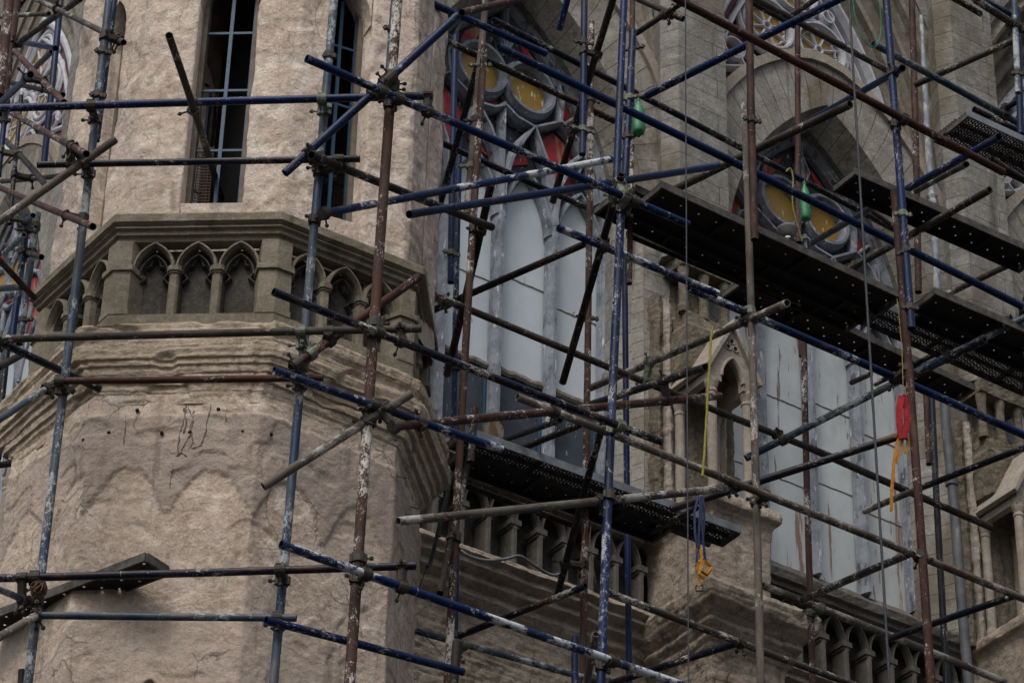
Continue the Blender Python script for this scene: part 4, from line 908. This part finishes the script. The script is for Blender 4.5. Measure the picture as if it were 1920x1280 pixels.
# ------------------------------------------------------------------ planks
def plank(mat, x1, y1, n1, x2, y2, wd, label, solid=True, edge='dusty', hz=None, back=None, n_rows=3, grp='steel scaffold planks', x1b=None):
    a = onpl(x1, y1, *plane(n1)); b = at(x2, y2, a[2]); t = b - a; L = float(np.linalg.norm(t)); fr = Frame((*a[:2], 0), math.degrees(math.atan2(t[0], t[1]))); z = float(a[2])
    if back is not None: fr2 = fr
    root = thing('scaffold_plank', label, 'plank', tuple(a), grp)
    m = MB()
    if solid:
        cells = int(L / .075); cw = L / cells; rw = wd / n_rows; h = .0062
        for i in range(cells):
            for j in range(n_rows):
                if (i + j) % 2: 
                    m.quad([fr.w(i * cw, -j * rw, z), fr.w((i + 1) * cw, -j * rw, z), fr.w((i + 1) * cw, -(j + 1) * rw, z), fr.w(i * cw, -(j + 1) * rw, z)]); continue
                c, n = (i + .5) * cw, -(j + .5) * rw
                O = [(i * cw, -j * rw), ((i + 1) * cw, -j * rw), ((i + 1) * cw, -(j + 1) * rw), (i * cw, -(j + 1) * rw)]; I = [(c - h, n + h), (c + h, n + h), (c + h, n - h), (c - h, n - h)]
                for k in range(4): m.quad([fr.w(*O[k], z), fr.w(*O[(k + 1) % 4], z), fr.w(*I[(k + 1) % 4], z), fr.w(*I[k], z)])
        m.build('perforated_deck', 'plank', root)
    else:
        k = 0; s = .0; st = .024
        while s < L:
            m.box(fr, s, s + .009, -wd, 0, z - .003, z); s += st
        for sg in (0, 1):
            s = -wd
            while s < L:
                p0, p1 = max(s, 0), min(s + wd, L)
                if p1 > p0 + .01:
                    A, B = ((p0, -(p0 - s)), (p1, -(p1 - s))) if sg else ((p0, -(wd - (p0 - s))), (p1, -(wd - (p1 - s))))
                    m.tube([fr.w(*A, z + .003), fr.w(*B, z + .003)], .0045, 4)
                s += st * 1.3
        m.build('mesh_deck', 'plank', root)
    e = MB(); e.box(fr, 0, L, .0, .012, z - .045, z + .014); e.build('side_rail', edge, root)
    e = MB(); e.box(fr, 0, L, -wd - .012, -wd, z - .045, z + .006); e.build('side_rail', 'plank', root)
    for s in (0.012, L - .012):
        e = MB(); e.box(fr, s - .012, s + .012, -wd + .002, -.002, z - .05, z - .006); e.build('end_bar', 'dusty', root)
    if not solid:
        e = MB(); e.box(fr, .03, L - .03, -wd * .5 - .012, -wd * .5 + .012, z - .03, z - .008); e.build('rib', 'plank', root)
    s = .6
    while s < L - .2:
        e = MB(); e.box(fr, s, s + .03, -wd + .002, -.002, z - .03, z - .008); e.build('rib', 'plank', root); s += .7
    return root
plank('plank', 870, 802, 3.95, 1388, 990, .20, 'mesh plank with a pale galvanised edge below the blue painted window boards', False, 'plank_edge')
plank('plank', 868, 838, 3.60, 1262, 981, .22, 'black perforated plank under the tall window, behind the pale edged mesh plank')
plank('plank', 1238, 343, 4.9, 1690, 552, .24, 'black perforated plank on the near side of the widest deck')
plank('plank', 1190, 350, 4.55, 1660, 572, .24, 'black perforated plank in the middle of the widest deck')
plank('plank', 1150, 362, 4.2, 1625, 588, .22, 'black perforated plank on the wall side of the widest deck')
plank('plank', 1180, 430, 3.9, 1500, 566, .03, 'narrow dark bar hung below the widest deck')
plank('plank', 1392, 520, 3.7, 1826, 724, .24, 'black perforated plank crossing the top of the rust streaked window boards')
plank('plank', 1600, 318, 4.9, 1950, 474, .23, 'lone perforated plank left of the flaking grey downpipe')
plank('plank', 1750, 542, 4.9, 1960, 632, .24, 'black perforated plank at the right edge, above the slatted mesh plank')
plank('plank', 1738, 566, 4.6, 1960, 664, .22, 'black perforated plank at the right edge, on the wall side of its neighbour')
plank('plank', 1658, 569, 4.3, 1960, 706, .24, 'grey mesh plank at the right edge, lowest of the decks there', False, 'plank_edge')
plank('plank', 1812, 210, 4.9, 1960, 278, .24, 'mesh plank with a pale edge, highest at the right of the photo', False, 'plank_edge')
plank('plank', 1788, 226, 4.6, 1960, 306, .24, 'mesh plank on the wall side of the highest deck at the right', False)
# plank in front of the tower, low left
a0 = at(272, 1048, 10.62); b0 = at(-40, 1168, 10.62)
def tplank():
    t = b0 - a0; L = float(np.linalg.norm(t)); az_ = math.degrees(math.atan2(t[0], t[1])); fr = Frame((*a0[:2], 0), az_); z = float(a0[2]); c1 = at(318, 1062, z); wd = float(abs((c1 - a0) @ fr.N)); sg = 1 if (c1 - a0) @ fr.N > 0 else -1
    root = thing('scaffold_plank', 'brown edged perforated plank low against the tower wall', 'plank', tuple(a0), 'steel scaffold planks'); m = MB(); cells = int(L / .075); cw = L / cells; wd = max(wd, .2); rw = wd / 3; h = .007
    for i in range(cells):
        for j in range(3):
            c, n = (i + .5) * cw, sg * (j + .5) * rw; O = [(i * cw, sg * j * rw), ((i + 1) * cw, sg * j * rw), ((i + 1) * cw, sg * (j + 1) * rw), (i * cw, sg * (j + 1) * rw)]
            if (i + j) % 2: m.quad([fr.w(*p, z) for p in O]); continue
            I = [(c - h, n - sg * h), (c + h, n - sg * h), (c + h, n + sg * h), (c - h, n + sg * h)]
            for k in range(4): m.quad([fr.w(*O[k], z), fr.w(*O[(k + 1) % 4], z), fr.w(*I[(k + 1) % 4], z), fr.w(*I[k], z)])
    m.build('perforated_deck', 'plank', root)
    for n0 in (-.006, sg * wd - .006): e = MB(); e.box(fr, 0, L, n0, n0 + .012, z - .01, z + .045); e.build('side_rail', 'dusty', root)
    e = MB(); e.box(fr, -.01, .004, min(0, sg * wd) + .01, max(0, sg * wd) - .01, z - .012, z + .045); e.build('end_bar', 'dusty', root)
tplank()

# ------------------------------------------------------------------ ropes, straps, bottles, pipes
def pp(x, y, n): return onpl(x, y, *plane(n))
def line(name, mat, pts, r, label, cat, n=None, wob=0, seg=7, group=None):
    P = [pp(p[0], p[1], p[2] if len(p) > 2 else n) for p in pts]; mb = MB()
    if len(P) > 2:
        Q = []
        for i in range(len(P) - 1):
            p0, p1, p2, p3 = P[max(i - 1, 0)], P[i], P[i + 1], P[min(i + 2, len(P) - 1)]
            for j in range(6):
                t = j / 6; Q.append(.5 * ((2 * p1) + (p2 - p0) * t + (2 * p0 - 5 * p1 + 4 * p2 - p3) * t * t + (3 * p1 - p0 - 3 * p2 + p3) * t ** 3))
        Q.append(P[-1]); P = Q
    elif wob: P = [P[0] + (P[1] - P[0]) * t for t in np.linspace(0, 1, 30)]
    if wob: P = [p + np.array([random.uniform(-wob, wob) for _ in range(3)]) for p in P]
    mb.tube(P, r, seg); o = mb.build(name, mat, None, smooth=True); tag(o, label, cat, group); return o
line('steel_cable', 'cable', [(1285, -20), (1291, 1300)], .0045, 'thin steel cable hanging straight down left of the small gabled niche', 'cable', 5.9)
line('hanging_rope', 'cable', [(1591, -20), (1669, 1300)], .0085, 'thick dark rope hanging straight down in front of the rust streaked boards', 'rope', 5.9)
line('yellow_rope', 'yrope', [(1336, 612), (1333, 640), (1327, 740), (1322, 830), (1317, 893)], .0085, 'yellow rope hanging from a grey tube beside the gabled niche', 'rope', 5.4, wob=.0015)
line('yellow_rope', 'yrope', [(1682, 560), (1690, 640), (1694, 742)], .0028, 'thin yellow line running down to the red strap', 'rope', 5.4)
line('yellow_rope', 'yrope', [(1474, 322), (1482, 316), (1487, 335), (1486, 380), (1492, 410), (1504, 452)], .006, 'pale yellow cord looped beside the green bottle over the deck', 'rope', 4.4)
line('green_cord', 'grope', [(1598, -10), (1603, 30), (1614, 66), (1632, 88), (1645, 84), (1652, 50), (1648, -10)], .0045, 'green cord looped over the end of a tube near the top', 'cord', 4.6)
line('corrugated_hose', 'hose', [(848, 878, 3.2), (838, 930, 3.2), (824, 985, 3.2), (808, 1050, 3.1), (801, 1062, 3.1)], .014, 'thin dark corrugated hose hanging beside the broken cornice', 'hose')
line('conduit', 'conduit', [(862, 1030, .75), (880, 1042, .78), (910, 1050, .78), (945, 1048, .78), (972, 1042, .78), (992, 1052, .76), (1015, 1068, .74), (1040, 1078, .74), (1062, 1068, .72)], .013, 'grey conduit lying loose along the eroded ledge', 'conduit')
line('twine', 'twine', [(1108, 985, 4.2), (1106, 1020, 4.2), (1112, 1060, 4.2), (1117, 1092, 4.2)], .003, 'brown twine hanging from the rusty upright below the mesh plank', 'twine')
line('twine', 'twine', [(1098, 985, 4.2), (1092, 1020, 4.2), (1088, 1052, 4.2)], .003, 'short frayed brown twine left of the longer one', 'twine')
line('wire', 'cable', [(802, 1060, 3.1), (790, 1090, 3.0), (776, 1140, 2.9)], .003, 'thin black wire hanging beside the tower corner', 'wire')
line('wire', 'cable', [(776, 1172, 3.6), (800, 1195, 3.8), (830, 1228, 4.2)], .003, 'pair of thin wires sagging behind the splashed blue tube', 'wire')
# twine lashing
mb = MB()
for j in range(22):
    c = pp(72 + random.uniform(-3, 3), 1100 + random.uniform(-6, 6), 'f.72'); a = random.uniform(0, 6.28); ax = Vector((math.cos(a), math.sin(a), random.uniform(-.8, .8))).normalized(); e1 = ax.orthogonal().normalized(); e2 = ax.cross(e1); r0 = random.uniform(.035, .055)
    mb.tube([Vector(c) + (e1 * math.cos(t) + e2 * math.sin(t) * .7) * r0 for t in np.linspace(0, 5.6, 12)], .0035, 5)
o = mb.build('rope_lashing', 'twine', None); tag(o, 'brown twine lashing tying the low plank to the pale blue upright', 'rope')
def strap(mb, pts, w, th=.003, n=None, tilt=0.):
    P = [Vector(pp(p[0], p[1], p[2] if len(p) > 2 else n)) for p in pts]; rows = []
    for i, p in enumerate(P):
        d = (P[min(i + 1, len(P) - 1)] - P[max(i - 1, 0)]).normalized(); v = (Vector(CAM) - p).normalized(); s = d.cross(v).normalized(); s = (s * math.cos(tilt + i * .12) + v * math.sin(tilt + i * .12)).normalized(); k = d.cross(s)
        rows.append([p + s * w / 2 + k * th, p - s * w / 2 + k * th, p - s * w / 2 - k * th, p + s * w / 2 - k * th])
    mb.grid(rows, closed=True); mb.quad(rows[0]); mb.quad(rows[-1][::-1])
hs = thing('ratchet_strap', 'blue and yellow webbing strap knotted over the speckled tube', 'strap', tuple(pp(1312, 930, 5.4)))
for k, pts in enumerate(([(1309, 930), (1302, 960), (1303, 1000), (1308, 1030), (1306, 1060)], [(1313, 930), (1312, 970), (1310, 1010), (1314, 1050)], [(1318, 932), (1321, 970), (1318, 1010), (1322, 1045), (1330, 1062)], [(1315, 931), (1316, 980), (1320, 1030), (1318, 1055)])):
    m = MB(); strap(m, pts, .014, .003, 5.35 + .02 * k, .25 * k); m.build('blue_webbing', 'bstrap', hs)
for k, pts in enumerate(([(1306, 1030), (1312, 1026), (1316, 1045), (1306, 1068), (1318, 1084), (1330, 1060), (1322, 1050)], [(1305, 1058), (1320, 1052), (1334, 1062), (1326, 1078), (1308, 1066)], [(1312, 1060), (1310, 1080), (1311, 1098)], [(1318, 1050), (1310, 1075), (1322, 1084)])):
    m = MB(); strap(m, pts, .019, .003, 5.42 + .02 * k, .1 * k); m.build('yellow_webbing', 'orope', hs)
m = MB(); m.tube([pp(1305, 1097, 5.45), pp(1318, 1097, 5.45), pp(1318, 1107, 5.45), pp(1305, 1107, 5.45), pp(1305, 1097, 5.45)], .005, 6); m.build('buckle', 'plank', hs)
rs = thing('red_strap', 'red sling with orange tails tied to the rusty upright at the right', 'strap', tuple(pp(1692, 745, 5.6)))
for pts, w_ in (([(1690, 742), (1686, 765), (1687, 800), (1691, 822)], .045), ([(1694, 742), (1700, 765), (1701, 790), (1696, 822)], .045), ([(1690, 742), (1695, 748), (1698, 744)], .05)): m = MB(); strap(m, pts, w_, .006, 5.62, .3); m.build('red_loop', 'rstrap', rs)
for pts, w_ in (([(1692, 806), (1682, 830), (1676, 870), (1672, 920), (1671, 958)], .022), ([(1694, 808), (1690, 840), (1680, 868)], .02), ([(1698, 808), (1703, 830), (1698, 850)], .02), ([(1675, 818), (1690, 816), (1706, 828)], .016)): m = MB(); strap(m, pts, w_, .003, 5.6, .2); m.build('orange_tail', 'orope', rs)
def bottle(x, y, n, h, wd, label, flip=False):
    c = Vector(pp(x, y, n)); s = dist(c) / FPX / math.cos(R(35)); root = thing('plastic_bottle', label, 'bottle', tuple(c), 'green bottles hung on the scaffold'); H = h * s; r = wd * s * .5 * .82
    pr_ = [(0, .05), (.01, .6), (.03, .85), (.08, .95), (.2, 1), (.32, .96), (.38, 1), (.6, 1), (.72, .92), (.82, .62), (.90, .30), (.97, .26)]
    rows = []
    for t, k in pr_:
        rows.append([c + Vector((r * k * math.cos(a) * (1 + .13 * math.sin(3 * a + t * 9) + random.uniform(-.06, .06)), r * k * math.sin(a), H * (t - 1)))for a in [j * math.pi / 8 for j in range(16)]])
    m = MB(); m.grid(rows, closed=True); m.quad(rows[0][::-1]); m.build('bottle_body', 'bottle', root, smooth=True)
    m = MB(); m.tube([c + Vector((0, 0, -.035 * H)), c + Vector((0, 0, .02 * H))], r * .32, 12); m.build('bottle_cap', 'grope', root)
    m = MB(); m.tube([c + Vector((0, 0, .01)), c + Vector((.01, 0, .05)), c + Vector((0, .01, .1))], .003, 5); m.build('hanging_string', 'twine', root)
bottle(1197, 188, 4.7, 66, 24, 'crumpled green plastic bottle hung by the paired blue uprights near the top')
bottle(1508, 343, 4.6, 72, 20, 'crumpled green plastic bottle hung in front of the smaller window head, above the deck')
# downpipes
dp = thing('downpipe', 'dark downpipe running down the corner of the right buttress', 'pipe', tuple(pp(1800, 1200, .95)))
m = MB(); m.tube([pp(1768, 700, .95), pp(1774, 800, .95), pp(1790, 960, .95), pp(1802, 1120, .95), pp(1818, 1300, .95)], .045, 14); m.build('pipe', 'drain', dp, smooth=True)
for x, y in ((1784, 905), (1805, 1150)):
    p = Vector(pp(x, y, .95)); m = MB(); m.tube([p - Vector((0, 0, .03)), p + Vector((0, 0, .03))], .055, 14); m.build('pipe_collar', 'drain', dp)
dp = thing('downpipe', 'flaking pale grey downpipe on the upper right buttress', 'pipe', tuple(pp(1750, 500, 1.0)))
m = MB(); m.tube([pp(1727, 30, .95), pp(1734, 150, .95), pp(1741, 290, .95), pp(1752, 420, .95), pp(1758, 560, .95)], [.018, .028, .032, .034, .034], 12); m.build('pipe', 'drainl', dp, smooth=True)
p = Vector(pp(1748, 372, .95)); m = MB(); m.tube([p - Vector((0, 0, .10)), p - Vector((0, 0, .02)), p + Vector((0, 0, .02)), p + Vector((0, 0, .03))], [.04, .04, .055, .055], 12); m.build('pipe_collar', 'drainl', dp)
# basin on the deck
c = Vector(pp(1477, 440, 4.45)); m = MB(); rows = [[c + Vector((r * math.cos(a), r * math.sin(a), z)) for a in [j * math.pi / 9 for j in range(18)]] for r, z in ((.02, -.02), (.05, -.018), (.075, .04), (.08, .045), (.075, .05), (.06, .02))]
m.grid(rows, closed=True); o = m.build('basin', 'buck', None, smooth=True); tag(o, 'white basin standing on the widest deck below the yellow roundel', 'basin')

ob = MB(); ob.plate(NV, [(NV.px(x, y, 3.0)[0], NV.px(x, y, 3.0)[1]) for x, y in ((906, 838), (906, 800), (912, 791), (936, 790), (944, 800), (946, 838))], 2.985, 3.0); o = ob.build('plywood_board', plain_mat('stained_plywood', (.26, .165, .08), (.17, .12, .075), .8, sc_=9, streak=[((.36, .32, .27), 14, .55, .62, (1, 1, .4))]), None); tag(o, 'small orange board with rounded corners propped above the pale edged mesh plank', 'board')
